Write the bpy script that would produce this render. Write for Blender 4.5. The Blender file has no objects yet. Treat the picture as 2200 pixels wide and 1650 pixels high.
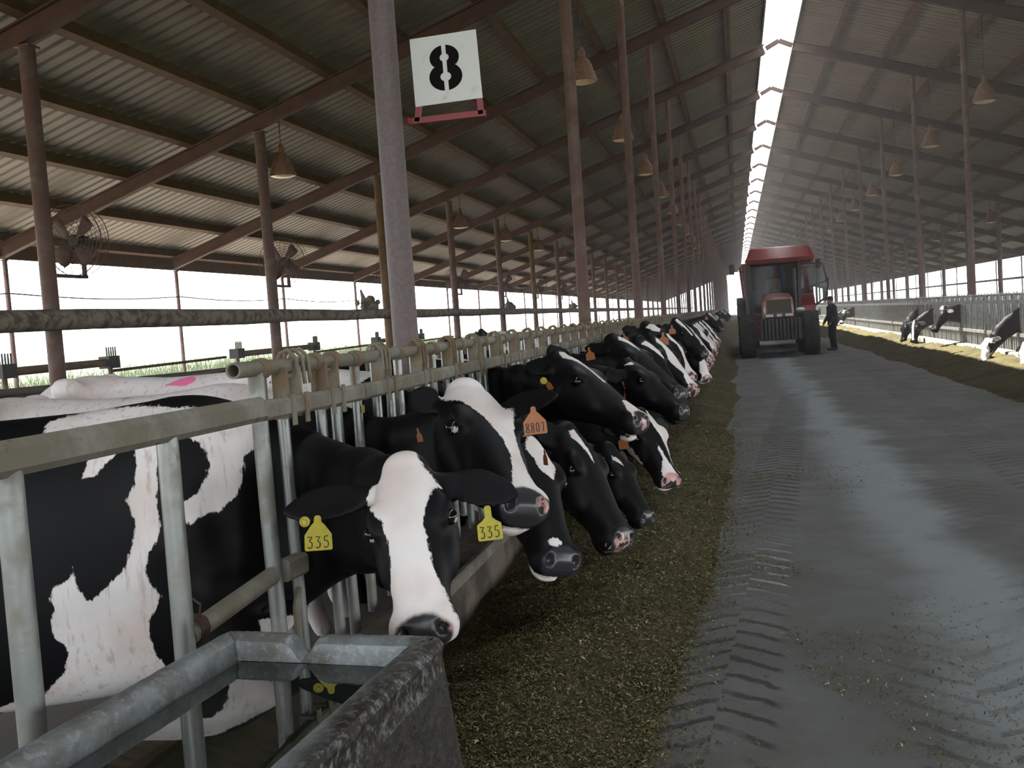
import bpy, bmesh, math, random
import numpy as np
from mathutils import Vector, Matrix
sc = bpy.context.scene
COL = sc.collection
random.seed(7); RNG = np.random.default_rng(11)
PI = math.pi
# ------------------------------------------------------------------ camera
CAM_R = np.array([[0.97388661, -0.05288532, -0.22078954],
                  [0.21666788, -0.07401698, 0.97343542],
                  [-0.06782262, -0.99585372, -0.06062559]])   # rows: world X, Y, Z in camera axes (right, down, forward)
CAM_F, CAM_H = 2170.0, 1.62
cam = bpy.data.objects.new('camera', bpy.data.cameras.new('camera')); COL.objects.link(cam)
cam.data.sensor_fit = 'HORIZONTAL'; cam.data.sensor_width = 36.0; cam.data.lens = CAM_F / 2200 * 36.0
cam.data.clip_start = 0.05; cam.data.clip_end = 2000
m = Matrix.Identity(4)
for r in range(3):
    m[r][0] = CAM_R[r, 0]; m[r][1] = -CAM_R[r, 1]; m[r][2] = -CAM_R[r, 2]
m[0][3], m[1][3], m[2][3] = 0, 0, CAM_H
cam.matrix_world = m
sc.camera = cam
def px(x, y, X=None, Y=None, Z=None):
    """a point of the photograph (2200x1650) put on the plane X, Y or Z = given metres"""
    d = CAM_R @ np.array([x - 1100.0, y - 825.0, CAM_F])
    k = X / d[0] if X is not None else (Y / d[1] if Y is not None else (Z - CAM_H) / d[2])
    p = d * k; p[2] += CAM_H
    return p
# ------------------------------------------------------------------ sky, sun, exposure
w = bpy.data.worlds.new('sky'); sc.world = w; w.use_nodes = True
bg = w.node_tree.nodes['Background']
bg.inputs[0].default_value = (0.93, 0.97, 1.0, 1); bg.inputs[1].default_value = 3.4
sun = bpy.data.objects.new('sun', bpy.data.lights.new('sun', 'SUN')); COL.objects.link(sun)
sun.data.energy = 15.0; sun.data.angle = 0.009; sun.data.color = (1.0, 0.95, 0.86)
sun.rotation_euler = Vector((0.352, -0.22, -1.0)).to_track_quat('-Z', 'Y').to_euler()
vs = sc.view_settings
vs.view_transform = 'Standard'; vs.look = 'None'; vs.gamma = 1.0; vs.use_curve_mapping = False
vs.exposure = 1.25
sc.cycles.max_bounces = 7; sc.cycles.diffuse_bounces = 5; sc.cycles.glossy_bounces = 3
sc.cycles.transmission_bounces = 4; sc.cycles.transparent_max_bounces = 6
sc.cycles.caustics_reflective = False; sc.cycles.caustics_refractive = False
sc.cycles.sample_clamp_indirect = 6.0
# ------------------------------------------------------------------ helpers
class MB:
    def __init__(s): s.v = []; s.f = []
    def add(s, vs_, fs_):
        n = len(s.v); s.v += [tuple(map(float, p)) for p in vs_]; s.f += [tuple(i + n for i in f) for f in fs_]; return s
    def box(s, c, size, R=None):
        c = Vector(c); hx, hy, hz = [q / 2 for q in size]
        P = [Vector((x * hx, y * hy, z * hz)) for x in (-1, 1) for y in (-1, 1) for z in (-1, 1)]
        if R is not None: P = [R @ p for p in P]
        return s.add([p + c for p in P], [(0, 1, 3, 2), (4, 6, 7, 5), (0, 4, 5, 1), (2, 3, 7, 6), (0, 2, 6, 4), (1, 5, 7, 3)])
    def bar(s, a, b, wd, ht, up=(0, 0, 1), ch=0.0):
        a, b, up = Vector(a), Vector(b), Vector(up); d = (b - a).normalized()
        x = d.cross(up).normalized(); y = x.cross(d).normalized(); wd /= 2; ht /= 2
        if ch:
            pr = [(wd - ch, -ht), (wd, -ht + ch), (wd, ht - ch), (wd - ch, ht), (-wd + ch, ht), (-wd, ht - ch), (-wd, -ht + ch), (-wd + ch, -ht)]
        else: pr = [(wd, -ht), (wd, ht), (-wd, ht), (-wd, -ht)]
        n = len(pr)
        V = [a + x * p + y * q for p, q in pr] + [b + x * p + y * q for p, q in pr]
        F = [(i, (i + 1) % n, n + (i + 1) % n, n + i) for i in range(n)] + [tuple(range(n - 1, -1, -1)), tuple(range(n, 2 * n))]
        return s.add(V, F)
    def tube(s, pts, r, seg=10, caps=True, closed=False):
        pts = [Vector(p) for p in pts]; n = len(pts)
        rs = r if isinstance(r, (list, tuple)) else [r] * n
        d0 = (pts[1] - pts[0]).normalized()
        ref = Vector((0, 0, 1)) if abs(d0.z) < 0.9 else Vector((0, 1, 0))
        x = d0.cross(ref).normalized(); V = []
        for i in range(n):
            if closed: d = (pts[(i + 1) % n] - pts[i - 1]).normalized()
            else: d = (pts[min(i + 1, n - 1)] - pts[max(i - 1, 0)]).normalized()
            x = (x - d * x.dot(d)).normalized(); y = d.cross(x)
            V += [pts[i] + (x * math.cos(2 * PI * k / seg) + y * math.sin(2 * PI * k / seg)) * rs[i] for k in range(seg)]
        F = []
        for i in range(n if closed else n - 1):
            j = (i + 1) % n
            F += [(i * seg + k, i * seg + (k + 1) % seg, j * seg + (k + 1) % seg, j * seg + k) for k in range(seg)]
        if caps and not closed: F += [tuple(range(seg - 1, -1, -1)), tuple((n - 1) * seg + k for k in range(seg))]
        return s.add(V, F)
    def lathe(s, prof, c=(0, 0, 0), seg=20, axis='Z', caps=True):
        V = []; c = Vector(c)
        for r, h in prof:
            for k in range(seg):
                a = 2 * PI * k / seg; p = (r * math.cos(a), r * math.sin(a), h)
                if axis == 'X': p = (p[2], p[0], p[1])
                if axis == 'Y': p = (p[1], p[2], p[0])
                V.append(Vector(p) + c)
        F = [(i * seg + k, i * seg + (k + 1) % seg, (i + 1) * seg + (k + 1) % seg, (i + 1) * seg + k) for i in range(len(prof) - 1) for k in range(seg)]
        if caps: F += [tuple(range(seg - 1, -1, -1)), tuple((len(prof) - 1) * seg + k for k in range(seg))]
        return s.add(V, F)
    def sphere(s, c, r, seg=14, rings=9):
        r = (r, r, r) if isinstance(r, (int, float)) else r; c = Vector(c)
        V = [c + Vector((0, 0, r[2]))]
        for i in range(1, rings):
            t = PI * i / rings
            V += [c + Vector((r[0] * math.sin(t) * math.cos(2 * PI * k / seg), r[1] * math.sin(t) * math.sin(2 * PI * k / seg), r[2] * math.cos(t))) for k in range(seg)]
        V.append(c - Vector((0, 0, r[2]))); L = len(V) - 1
        F = [(0, 1 + k, 1 + (k + 1) % seg) for k in range(seg)]
        for i in range(rings - 2):
            F += [(1 + i * seg + k, 1 + (i + 1) * seg + k, 1 + (i + 1) * seg + (k + 1) % seg, 1 + i * seg + (k + 1) % seg) for k in range(seg)]
        F += [(L, 1 + (rings - 2) * seg + (k + 1) % seg, 1 + (rings - 2) * seg + k) for k in range(seg)]
        return s.add(V, F)
    def prism(s, poly, O, ex, ey, th):
        """flat polygon in the plane O + x*ex + y*ey, thickness th along ex x ey (centred)"""
        O, ex, ey = Vector(O), Vector(ex), Vector(ey); n = ex.cross(ey).normalized(); k = len(poly)
        V = [O + ex * x + ey * y - n * th / 2 for x, y in poly] + [O + ex * x + ey * y + n * th / 2 for x, y in poly]
        return s.add(V, [tuple(range(k - 1, -1, -1)), tuple(range(k, 2 * k))] + [(i, (i + 1) % k, k + (i + 1) % k, k + i) for i in range(k)])
    def build(s, name, mat, parent=None, smooth=True, bevel=0.0):
        me = bpy.data.meshes.new(name); me.from_pydata(s.v, [], s.f); me.update()
        if smooth: smooth_mesh(me)
        me.materials.append(mat)
        o = bpy.data.objects.new(name, me); COL.objects.link(o)
        if parent is not None: o.parent = parent
        if bevel:
            b = o.modifiers.new('edge', 'BEVEL'); b.width = bevel; b.segments = 2; b.limit_method = 'ANGLE'; b.angle_limit = 0.6
        return o
def smooth_mesh(me, ang=0.7):
    me.polygons.foreach_set('use_smooth', [True] * len(me.polygons))
    try: me.set_sharp_from_angle(angle=ang)
    except Exception: pass
def tag(o, label, cat, group=None, kind=None):
    if label: o['label'] = label
    if cat: o['category'] = cat
    if group: o['group'] = group
    if kind: o['kind'] = kind
    return o
def thing(name, label, cat, loc=(0, 0, 0), rz=0.0, group=None):
    o = bpy.data.objects.new(name, None); COL.objects.link(o); o.empty_display_size = 0.1
    o.location = loc; o.rotation_euler = (0, 0, rz)
    return tag(o, label, cat, group)
def struct(o, label=None, cat='structure'):
    o['kind'] = 'structure'
    if label: o['label'] = label; o['category'] = cat
    return o
KIDS = {}
def copy_tree(o, loc=None, rz=None, label=None, group=None, parent=None):
    c = o.copy(); COL.objects.link(c)
    if parent is not None: c.parent = parent
    if loc is not None: c.location = loc
    if rz is not None: c.rotation_euler = (0, 0, rz)
    if label: c['label'] = label
    if group: c['group'] = group
    for ch in kids(o): copy_tree(ch, parent=c)
    return c
def kids(o):
    return list(o.children)
# ------------------------------------------------------------------ materials
class NT:
    """small helper that writes node graphs"""
    def __init__(s, name):
        s.mat = bpy.data.materials.new(name); s.mat.use_nodes = True; s.t = s.mat.node_tree
        s.b = s.t.nodes['Principled BSDF']; s.co = None
    def n(s, typ, **kw):
        nd = s.t.nodes.new(typ)
        for k, v in kw.items(): setattr(nd, k, v)
        return nd
    def set(s, sock, v):
        if isinstance(v, bpy.types.NodeSocket): s.t.links.new(v, sock)
        elif isinstance(v, (tuple, list)) and len(v) == 3 and sock.type == 'RGBA': sock.default_value = (*v, 1)
        else: sock.default_value = v
    def m(s, op, a, b=None, c=None):
        nd = s.n('ShaderNodeMath', operation=op)
        for i, q in enumerate((a, b, c)):
            if q is not None: s.set(nd.inputs[i], q)
        return nd.outputs[0]
    def obj(s):
        if s.co is None: s.co = s.n('ShaderNodeTexCoord').outputs['Object']
        return s.co
    def world(s):
        return s.n('ShaderNodeNewGeometry').outputs['Position']
    def xyz(s, v):
        nd = s.n('ShaderNodeSeparateXYZ'); s.t.links.new(v, nd.inputs[0]); return nd.outputs
    def map(s, v, scale):
        nd = s.n('ShaderNodeVectorMath', operation='MULTIPLY'); s.t.links.new(v, nd.inputs[0]); nd.inputs[1].default_value = scale; return nd.outputs[0]
    def noise(s, scale, detail=4, rough=0.55, vec=None, dist=0.0):
        nd = s.n('ShaderNodeTexNoise'); s.t.links.new(vec if vec is not None else s.obj(), nd.inputs['Vector'])
        nd.inputs['Scale'].default_value = scale; nd.inputs['Detail'].default_value = detail; nd.inputs['Roughness'].default_value = rough; nd.inputs['Distortion'].default_value = dist
        return nd.outputs['Fac']
    def ramp(s, v, a, b):
        nd = s.n('ShaderNodeMapRange', interpolation_type='SMOOTHSTEP'); s.set(nd.inputs[0], v); nd.inputs[1].default_value = a; nd.inputs[2].default_value = b; return nd.outputs[0]
    def mix(s, f, a, b):
        nd = s.n('ShaderNodeMix', data_type='RGBA'); s.set(nd.inputs[0], f); s.set(nd.inputs[6], a); s.set(nd.inputs[7], b); return nd.outputs[2]
    def attr(s, name):
        nd = s.n('ShaderNodeAttribute', attribute_name=name); return nd.outputs['Fac']
    def bump(s, h, strength=0.3, dist=0.01):
        nd = s.n('ShaderNodeBump'); s.set(nd.inputs['Height'], h); nd.inputs['Strength'].default_value = strength; nd.inputs['Distance'].default_value = dist
        s.t.links.new(nd.outputs[0], s.b.inputs['Normal'])
    def out(s, col=None, rough=None, metal=None, spec=None):
        if col is not None: s.set(s.b.inputs['Base Color'], col)
        if rough is not None: s.set(s.b.inputs['Roughness'], rough)
        if metal is not None: s.set(s.b.inputs['Metallic'], metal)
        if spec is not None: s.set(s.b.inputs['Specular IOR Level'], spec)
        return s.mat
KD = 0.52   # brightness of the painted and metal surfaces
def dim(c, k): return tuple(q * k for q in c)
def plain(name, a, b=None, rough=0.6, metal=0.0, scale=6.0, spec=0.4, lo=0.35, hi=0.65, bump=0.0, world=False, k=None):
    t = NT(name); k = KD if k is None else k; a = dim(a, k); b = dim(b, k) if b is not None else None
    v = t.world() if world else None
    if b is None: return t.out(a, rough, metal, spec)
    f = t.ramp(t.noise(scale, 5, 0.6, vec=v), lo, hi)
    if bump: t.bump(t.noise(scale * 6, 4, vec=v), bump, 0.004)
    return t.out(t.mix(f, a, b), rough, metal, spec)
def pipe_mat(name, zinc, dirt, rust, amount=0.5, rough=0.45, metal=0.35):
    t = NT(name); v = t.world(); zinc, dirt, rust = dim(zinc, KD), dim(dirt, KD), dim(rust, KD)
    f1 = t.ramp(t.noise(5, 5, 0.65, vec=v), 0.62 - amount * 0.35, 0.75 - amount * 0.2)
    f2 = t.ramp(t.noise(13, 5, 0.7, vec=v), 0.62, 0.72)
    col = t.mix(f2, t.mix(f1, zinc, dirt), rust)
    t.bump(t.noise(60, 3, vec=v), 0.15, 0.003)
    return t.out(col, t.m('ADD', rough, t.m('MULTIPLY', f1, 0.3)), t.m('MULTIPLY', t.m('SUBTRACT', 1.0, f1), metal))
M = {}
M['rust'] = plain('rusty_steel', (0.14, 0.070, 0.052), (0.095, 0.054, 0.042), 0.75, scale=3, world=True, bump=0.1, k=0.58)
M['purlin'] = plain('brown_steel', (0.18, 0.105, 0.062), (0.125, 0.078, 0.055), 0.75, scale=3, world=True, k=0.75)
M['post'] = plain('post_steel', (0.15, 0.078, 0.064), (0.20, 0.145, 0.12), 0.7, scale=4, world=True, bump=0.15, lo=0.45, hi=0.7, k=0.6)
M['postbig'] = plain('post_paint', (0.19, 0.14, 0.145), (0.235, 0.185, 0.185), 0.6, scale=40, world=True, bump=0.15)
M['wood'] = plain('post_timber', (0.26, 0.15, 0.06), (0.16, 0.09, 0.04), 0.8, scale=5, world=True)
def roof_mat():
    t = NT('roof_sheet'); v = t.world()
    f = t.ramp(t.noise(0.8, 6, 0.6, vec=t.map(v, (1, 3, 1))), 0.3, 0.7)
    t.b.inputs['Metallic'].default_value = 0.0
    return t.out(t.mix(f, (0.245, 0.212, 0.188), (0.180, 0.158, 0.142)), 0.55)
M['roof'] = roof_mat()
M['galv'] = pipe_mat('galvanised_pipe', (0.44, 0.465, 0.46), (0.33, 0.315, 0.265), (0.22, 0.15, 0.10), 0.45, 0.36, 0.65)
M['lock'] = pipe_mat('dirty_rail', (0.35, 0.34, 0.29), (0.25, 0.225, 0.17), (0.19, 0.11, 0.06), 0.9, 0.6, 0.15)
M['loop'] = pipe_mat('rusty_latch', (0.33, 0.29, 0.22), (0.27, 0.19, 0.12), (0.2, 0.1, 0.05), 0.8, 0.7, 0.1)
M['muckpipe'] = pipe_mat('mucky_pipe', (0.36, 0.30, 0.24), (0.13, 0.10, 0.075), (0.2, 0.13, 0.08), 0.55, 0.8, 0.0)
M['dark'] = plain('dark_metal', (0.03, 0.03, 0.03), (0.055, 0.05, 0.045), 0.6)
M['rubber'] = plain('tyre_rubber', (0.022, 0.022, 0.022), (0.06, 0.055, 0.045), 0.85, scale=8)
M['red'] = plain('red_paint', (0.40, 0.030, 0.026), (0.29, 0.034, 0.028), 0.4, scale=4)
M['redsign'] = plain('red_bracket_paint', (0.40, 0.035, 0.05), (0.32, 0.04, 0.04), 0.45, scale=12)
M['white'] = plain('sign_white', (0.80, 0.81, 0.78), (0.66, 0.64, 0.56), 0.5, scale=9, lo=0.55, hi=0.8, k=0.66)
M['black'] = plain('sign_black', (0.012, 0.010, 0.009), None, 0.9, spec=0.1)
M['yellow'] = plain('tag_yellow', (0.70, 0.60, 0.03), (0.60, 0.5, 0.04), 0.45, scale=40)
M['orange'] = plain('tag_orange', (0.64, 0.20, 0.06), (0.58, 0.24, 0.10), 0.45, scale=40)
M['ink'] = plain('tag_ink', (0.03, 0.025, 0.02), None, 0.6)
M['eye'] = plain('eye_dark', (0.012, 0.008, 0.007), None, 0.08)
M['sclera'] = plain('eye_white', (0.75, 0.68, 0.68), None, 0.2)
M['brown'] = plain('lamp_shade_rust', (0.30, 0.155, 0.095), (0.20, 0.105, 0.07), 0.7, scale=9, world=True, k=0.62)
M['lens'] = plain('lamp_lens', (0.75, 0.62, 0.42), (0.6, 0.45, 0.3), 0.35, scale=9, k=1.1)
M['cloth'] = plain('dark_cloth', (0.016, 0.019, 0.026), (0.03, 0.033, 0.04), 0.85, scale=7)
M['skin'] = plain('skin', (0.35, 0.18, 0.12), None, 0.6)
M['hair'] = plain('dark_hair', (0.012, 0.01, 0.009), None, 0.7)
M['blue'] = plain('reflection_blue', (0.10, 0.28, 0.62), (0.2, 0.4, 0.7), 0.7, scale=8)  # colour of the strip that stands in for a reflection in the cab
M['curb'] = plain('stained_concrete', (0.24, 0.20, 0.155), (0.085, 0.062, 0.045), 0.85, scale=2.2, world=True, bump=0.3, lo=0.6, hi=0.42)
M['curb_sunlit'] = plain('sunlit_concrete', (0.50, 0.46, 0.40), (0.34, 0.30, 0.25), 0.85, scale=3.5, world=True, k=0.9)  # curb concrete with sunlight put into its colour, for the east side
M['penfloor'] = plain('wet_pen_floor', (0.16, 0.14, 0.12), (0.23, 0.21, 0.18), 0.7, scale=1.2, world=True)
def glass_mat():
    t = NT('cab_glass'); tr = t.n('ShaderNodeBsdfTransparent'); tr.inputs[0].default_value = (0.32, 0.37, 0.36, 1)
    gl = t.n('ShaderNodeBsdfGlossy'); gl.inputs['Roughness'].default_value = 0.08; gl.inputs[0].default_value = (0.8, 0.85, 0.85, 1)
    fr = t.n('ShaderNodeFresnel'); fr.inputs[0].default_value = 1.22
    mx = t.n('ShaderNodeMixShader'); t.t.links.new(fr.outputs[0], mx.inputs[0]); t.t.links.new(tr.outputs[0], mx.inputs[1]); t.t.links.new(gl.outputs[0], mx.inputs[2])
    t.t.links.new(mx.outputs[0], t.t.nodes['Material Output'].inputs[0]); return t.mat
M['glass'] = glass_mat()
# ------------------------------------------------------------------ the setting
Y0, Y1 = -26.0, 232.0
XC = 1.775                       # the ridge stands over the middle of the feed lane
PIT = 0.335
XF_L, XF_R = -1.75, 5.60          # the two headlock fences
ROWB, EAVE = -9.65, -16.15
BENTS = [5.65 + 7.2 * k for k in range(32)]
def roof_z(X):                    # underside of the rafters
    return 6.05 + PIT * ((X if X < XC else 2 * XC - X) - ROWB)
def mirror(X): return 2 * XC - X
def floor_mat():
    t = NT('lane_concrete'); v = t.world(); o = t.xyz(v); X, Y = o[0], o[1]
    big = t.noise(0.9, 6, 0.6, vec=v); mid = t.noise(5, 5, 0.6, vec=v); fine = t.noise(60, 3, 0.6, vec=v)
    col = t.mix(t.ramp(big, 0.3, 0.7), (0.118, 0.120, 0.116), (0.165, 0.168, 0.166))
    col = t.mix(t.m('MULTIPLY', t.ramp(t.noise(2.6, 7, 0.68, vec=v), 0.42, 0.64), 0.55), col, (0.118, 0.112, 0.098))
    # pale dusty band down the middle
    xd = t.m('ABSOLUTE', t.m('SUBTRACT', X, t.m('ADD', 1.15, t.m('MULTIPLY', t.m('SUBTRACT', big, 0.5), 1.2))))
    col = t.mix(t.m('MULTIPLY', t.ramp(xd, 0.55, 0.05), 0.55), col, (0.33, 0.37, 0.39))
    # tyre tread prints pressed in wet dust
    tot = None
    for x0, sl, half, pitch, lean, yn, yf, amt in ((-0.47, 0.075, 0.27, 0.20, 0.75, 2.0, 30.0, 0.85), (0.78, 0.02, 0.34, 0.21, -0.8, 2.0, 6.0, 0.5),
                                               (1.30, 0.045, 0.28, 0.2, 0.7, 4.5, 12.0, 0.4), (2.15, 0.03, 0.30, 0.20, 0.7, 6.0, 34.0, 0.6)):
        xc = t.m('MULTIPLY_ADD', Y, sl, x0)
        dx = t.m('SUBTRACT', X, xc); ad = t.m('ABSOLUTE', dx)
        stag = t.m('MULTIPLY', t.m('GREATER_THAN', dx, 0.0), pitch * 0.5)
        ph = t.m('ADD', t.m('ADD', Y, stag), t.m('ADD', t.m('MULTIPLY', t.m('POWER', ad, 1.2), lean * 1.2), t.m('MULTIPLY', mid, 0.13)))
        st = t.ramp(t.m('SINE', t.m('MULTIPLY', ph, 2 * PI / pitch)), 0.40, 0.95)
        mask = t.m('MULTIPLY', t.ramp(ad, half, half - 0.06), t.m('MULTIPLY', t.ramp(Y, yn, yn + 1.0), t.ramp(Y, yf, yf * 0.6)))
        mask = t.m('MULTIPLY', mask, t.m('MULTIPLY', t.ramp(t.noise(2.3, 5, 0.65, vec=v), 0.30, 0.50), amt))
        q = t.m('MULTIPLY', st, mask)
        tot = q if tot is None else t.m('MAXIMUM', tot, q)
    tot = t.m('MULTIPLY', tot, t.ramp(fine, 0.25, 0.45))
    col = t.mix(t.m('MULTIPLY', tot, 0.9), col, (0.034, 0.035, 0.034))
    # chaff ground into the floor
    ch = t.m('MULTIPLY', t.ramp(t.noise(3.0, 4, vec=v), 0.55, 0.7), t.ramp(t.noise(90, 2, 0.7, vec=v), 0.58, 0.66))
    col = t.mix(t.m('MULTIPLY', ch, 0.7), col, (0.20, 0.17, 0.08))
    t.bump(t.m('SUBTRACT', t.m('MULTIPLY', fine, 0.4), tot), 0.5, 0.012)
    wet = t.m('MULTIPLY', tot, t.ramp(Y, 9.0, 6.0))
    return t.out(col, t.m('SUBTRACT', 0.85, t.m('MULTIPLY', t.m('MULTIPLY', wet, t.ramp(Y, 5.0, 6.0)), 0.6)), 0.0, t.m('MULTIPLY_ADD', t.m('MULTIPLY', wet, t.ramp(Y, 5.0, 6.0)), 0.5, 0.10))
M['floor'] = floor_mat()
def field_mat():
    t = NT('field_ground'); v = t.world()
    return t.out(t.mix(t.noise(0.5, 5, vec=v), (0.052, 0.070, 0.028), (0.080, 0.095, 0.046)), 0.9)
M['field'] = field_mat()
def quad(name, x0, x1, y0, y1, z, mat, ny=1):
    b = MB(); ys = np.linspace(y0, y1, ny + 1)
    for i in range(ny): b.add([(x0, ys[i], z), (x1, ys[i], z), (x1, ys[i + 1], z), (x0, ys[i + 1], z)], [(0, 1, 2, 3)])
    return b.build(name, mat, smooth=False)
fl = MB().box((XC, (Y0 + Y1) / 2, -0.15), (mirror(-1.55) + 1.55, Y1 - Y0, 0.3)).build('floor', M['floor'], smooth=False)
struct(fl, 'grey concrete feed lane floor with tyre tread prints', 'floor')
for nm, x0, x1 in (('floor_pen_west', EAVE - 1.2, -1.55), ('floor_pen_east', mirror(-1.55), mirror(EAVE) + 1.2)):
    struct(MB().box(((x0 + x1) / 2, (Y0 + Y1) / 2, -0.16), (x1 - x0, Y1 - Y0, 0.3)).build(nm, M['penfloor'], smooth=False), 'wet dirty concrete floor of the cow pen', 'floor')
struct(quad('ground_field', -900, 900, -700, 1500, -0.32, M['field']), 'pale green field outside the barn', 'ground')
M['bounce'] = plain('bounce_tan', (0.30, 0.26, 0.20), (0.24, 0.205, 0.16), 0.9, scale=2, world=True, k=1.0)  # for an unseen strip added outside the eave, bouncing warm light onto the roof
struct(quad('bounce_strip', EAVE - 11.0, EAVE - 1.2, Y0 - 20, Y1 + 20, -0.20, M['bounce']), 'unseen pale strip added outside the eave to bounce light onto the roof', 'reflector')
# feed curbs
cb = MB().bar((-1.62, 2.66, 0.13), (-1.62, Y1, 0.13), 0.26, 0.30, ch=0.02)
struct(cb.build('curb_west', M['curb'], smooth=False), 'stained concrete feed curb under the headlocks', 'curb')
cb = MB().bar((5.44, Y0, 0.16), (5.44, Y1, 0.16), 0.26, 0.36, ch=0.02)
struct(cb.build('curb_east', M['curb_sunlit'], smooth=False), 'sunlit concrete feed curb across the lane', 'curb')
tag(MB().bar((-1.475, 2.7, 0.315), (-1.475, 60, 0.315), 0.045, 0.07, ch=0.01).build('curb_rail', M['lock'], smooth=False), 'worn steel edging rail along the top of the herd feed curb', 'rail')
# corrugated roof, one continuous slope each side of the open ridge
def roof_sheet(name, xa, xb):
    b = MB(); pitch = 0.32; ys = []
    y = Y0
    while y < Y1:
        ys += [(y, 0), (y + 0.20, 0), (y + 0.225, 0.03), (y + 0.295, 0.03)]; y += pitch
    V = []
    for yy, h in ys:
        for x in (xa, xb): V.append((x, yy, roof_z(x) + 0.58 + h))
    F = [(2 * i, 2 * i + 1, 2 * i + 3, 2 * i + 2) for i in range(len(ys) - 1)]
    b.add(V, F)
    o = b.build(name, M['roof'], smooth=False)
    s = o.modifiers.new('sheet', 'SOLIDIFY'); s.thickness = 0.004; s.offset = 1.0
    return struct(o, 'corrugated metal roof slope on brown purlins', 'roof')
roof_sheet('ceiling_west', EAVE - 0.26, 1.25)
roof_sheet('ceiling_east', mirror(1.25), mirror(EAVE - 0.26))
# flashing lip along the ridge opening
for nm, x in (('trim_1', 1.25), ('trim_2', mirror(1.25))):
    s = 1 if x > XC else -1
    struct(MB().bar((x, Y0, roof_z(x) + 0.56), (x, Y1, roof_z(x) + 0.56), 0.05, 0.14).build(nm, M['roof'], smooth=False), 'thin metal lip along the open ridge', 'trim')
ORD = ['first', 'second', 'third', 'fourth', 'fifth', 'sixth', 'seventh', 'eighth', 'ninth', 'tenth', 'eleventh', 'twelfth', 'thirteenth', 'fourteenth']
# purlins: C-sections along the barn
px_list = [EAVE + 0.02 + 1.63 * k for k in range(11)]
for side in (0, 1):
    for k, X in enumerate(px_list):
        x = X if side == 0 else mirror(X)
        sl = math.atan(PIT) * (-1 if side == 0 else 1)
        upv = (math.sin(sl), 0, math.cos(sl))
        z = roof_z(X) + 0.455
        b = MB().bar((x, Y0, z), (x, Y1, z), 0.07, 0.23, up=upv)
        dn = -1 if side == 0 else 1
        b.bar((x + 0.05 * dn, Y0, z - 0.10 + 0.05 * PIT * 0 - 0.017), (x + 0.05 * dn, Y1, z - 0.117), 0.10, 0.02, up=upv)
        if k == 0: b.bar((x + 0.22 * dn, Y0, roof_z(X) + 0.17), (x + 0.22 * dn, Y1, roof_z(X) + 0.17), 0.05, 0.38)
        o = b.build('purlin', M['purlin'], smooth=False)
        which = 'eave' if k == 0 else ORD[k] + ' up from the eave'
        tag(o, ('brown steel purlin along the %s roof, %s' % ('herd-side' if side == 0 else 'sunlit feed side', which if k else 'lowest at the eave')), 'purlin', 'roof purlins')
# rafters: one sloping I-beam per bent and side, a short peak piece across the open ridge
def rafter_mesh(side):
    xs = [EAVE - 0.05, 1.30]
    def P(x, dz): return (x if side == 0 else mirror(x), 0, roof_z(x) + dz)
    b = MB()
    for dz, wd, ht in ((0.015, 0.17, 0.03), (0.16, 0.03, 0.28), (0.31, 0.17, 0.03)):
        b.bar(P(xs[0], dz), P(xs[1], dz), wd, ht)
    return b
raf = [rafter_mesh(0).build('rafter', M['rust'], smooth=False), rafter_mesh(1).build('rafter', M['rust'], smooth=False)]
pk = MB()
za, zb = roof_z(1.25) + 0.20, roof_z(1.25) + 0.20 + 0.20
for s in (0, 1):
    f_ = (lambda x: x) if s == 0 else mirror
    pk.bar((f_(1.36), 0, za), (XC, 0, zb), 0.10, 0.14)
peak = pk.build('ridge_peak_piece', M['rust'], smooth=False)
for k, Y in enumerate(BENTS):
    if k == 0: near = None
    for s in (0, 1):
        o = raf[s] if k == 0 else raf[s].copy()
        if k: COL.objects.link(o)
        o.location = (0, Y, 0)
        pos = ORD[k] + ' in line from the number sign' if k < 10 else 'far down the barn'
        tag(o, 'rusty sloping rafter beam over the %s, %s' % ('herd pen' if s == 0 else 'sunlit pen', pos), 'rafter', 'rafters, %s' % ('herd pen' if s == 0 else 'sunlit pen'))
    o = peak if k == 0 else peak.copy()
    if k: COL.objects.link(o)
    o.location = (0, Y, 0)
    tag(o, 'bent dark steel piece crossing the open ridge, %s' % pos, 'ridge piece', 'ridge pieces')
# ------------------------------------------------------------------ posts
def post_mesh(x, h, r, mat, rect=False, brace=False):
    b = MB()
    if rect: b.box((0, 0, h / 2), (r * 2, r * 2, h))
    else: b.lathe([(r, 0), (r, h)], seg=18)
    b.box((0, 0, h - 0.015), (r * 2.2, r * 2.2, 0.03))
    return b.build('steel_post', mat)
def post_row(X, r, ks, mats, label, group, rect=False, z0=0.0, brace=False):
    protos = {}
    for i, k in enumerate(ks):
        mt = mats[i % len(mats)]
        h = roof_z(X) - z0 - 0.045
        if mt not in protos:
            o = protos[mt] = post_mesh(X, h, r, M[mt], rect)
        else:
            o = protos[mt].copy(); COL.objects.link(o)
        o.location = (X, BENTS[k], z0)
        l = label % (ORD[i] if i < 9 else 'far-off')
        tag(o, l, 'post', group)
sp = post_mesh(-1.90, roof_z(-1.90) - 0.045, 0.075, M['postbig']); sp.location = (-1.90, BENTS[0], 0)
tag(sp, 'thick round steel post holding the number sign', 'post', 'posts of the herd headlock line')
post_row(-1.90, 0.075, range(1, 32), ['post'], 'rusty round post in the headlock line, %s beyond the number sign post', 'posts of the herd headlock line')
post_row(5.77, 0.075, range(1, 32), ['post'], 'dark round post in the sunlit headlock line, %s from the camera side', 'posts of the sunlit headlock line')
post_row(ROWB, 0.115, range(1, 32), ['post', 'post', 'wood', 'post', 'post', 'wood'], 'brown post standing among the stalls on the open field side, %s in its line', 'posts among the stalls, field side')
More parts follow.
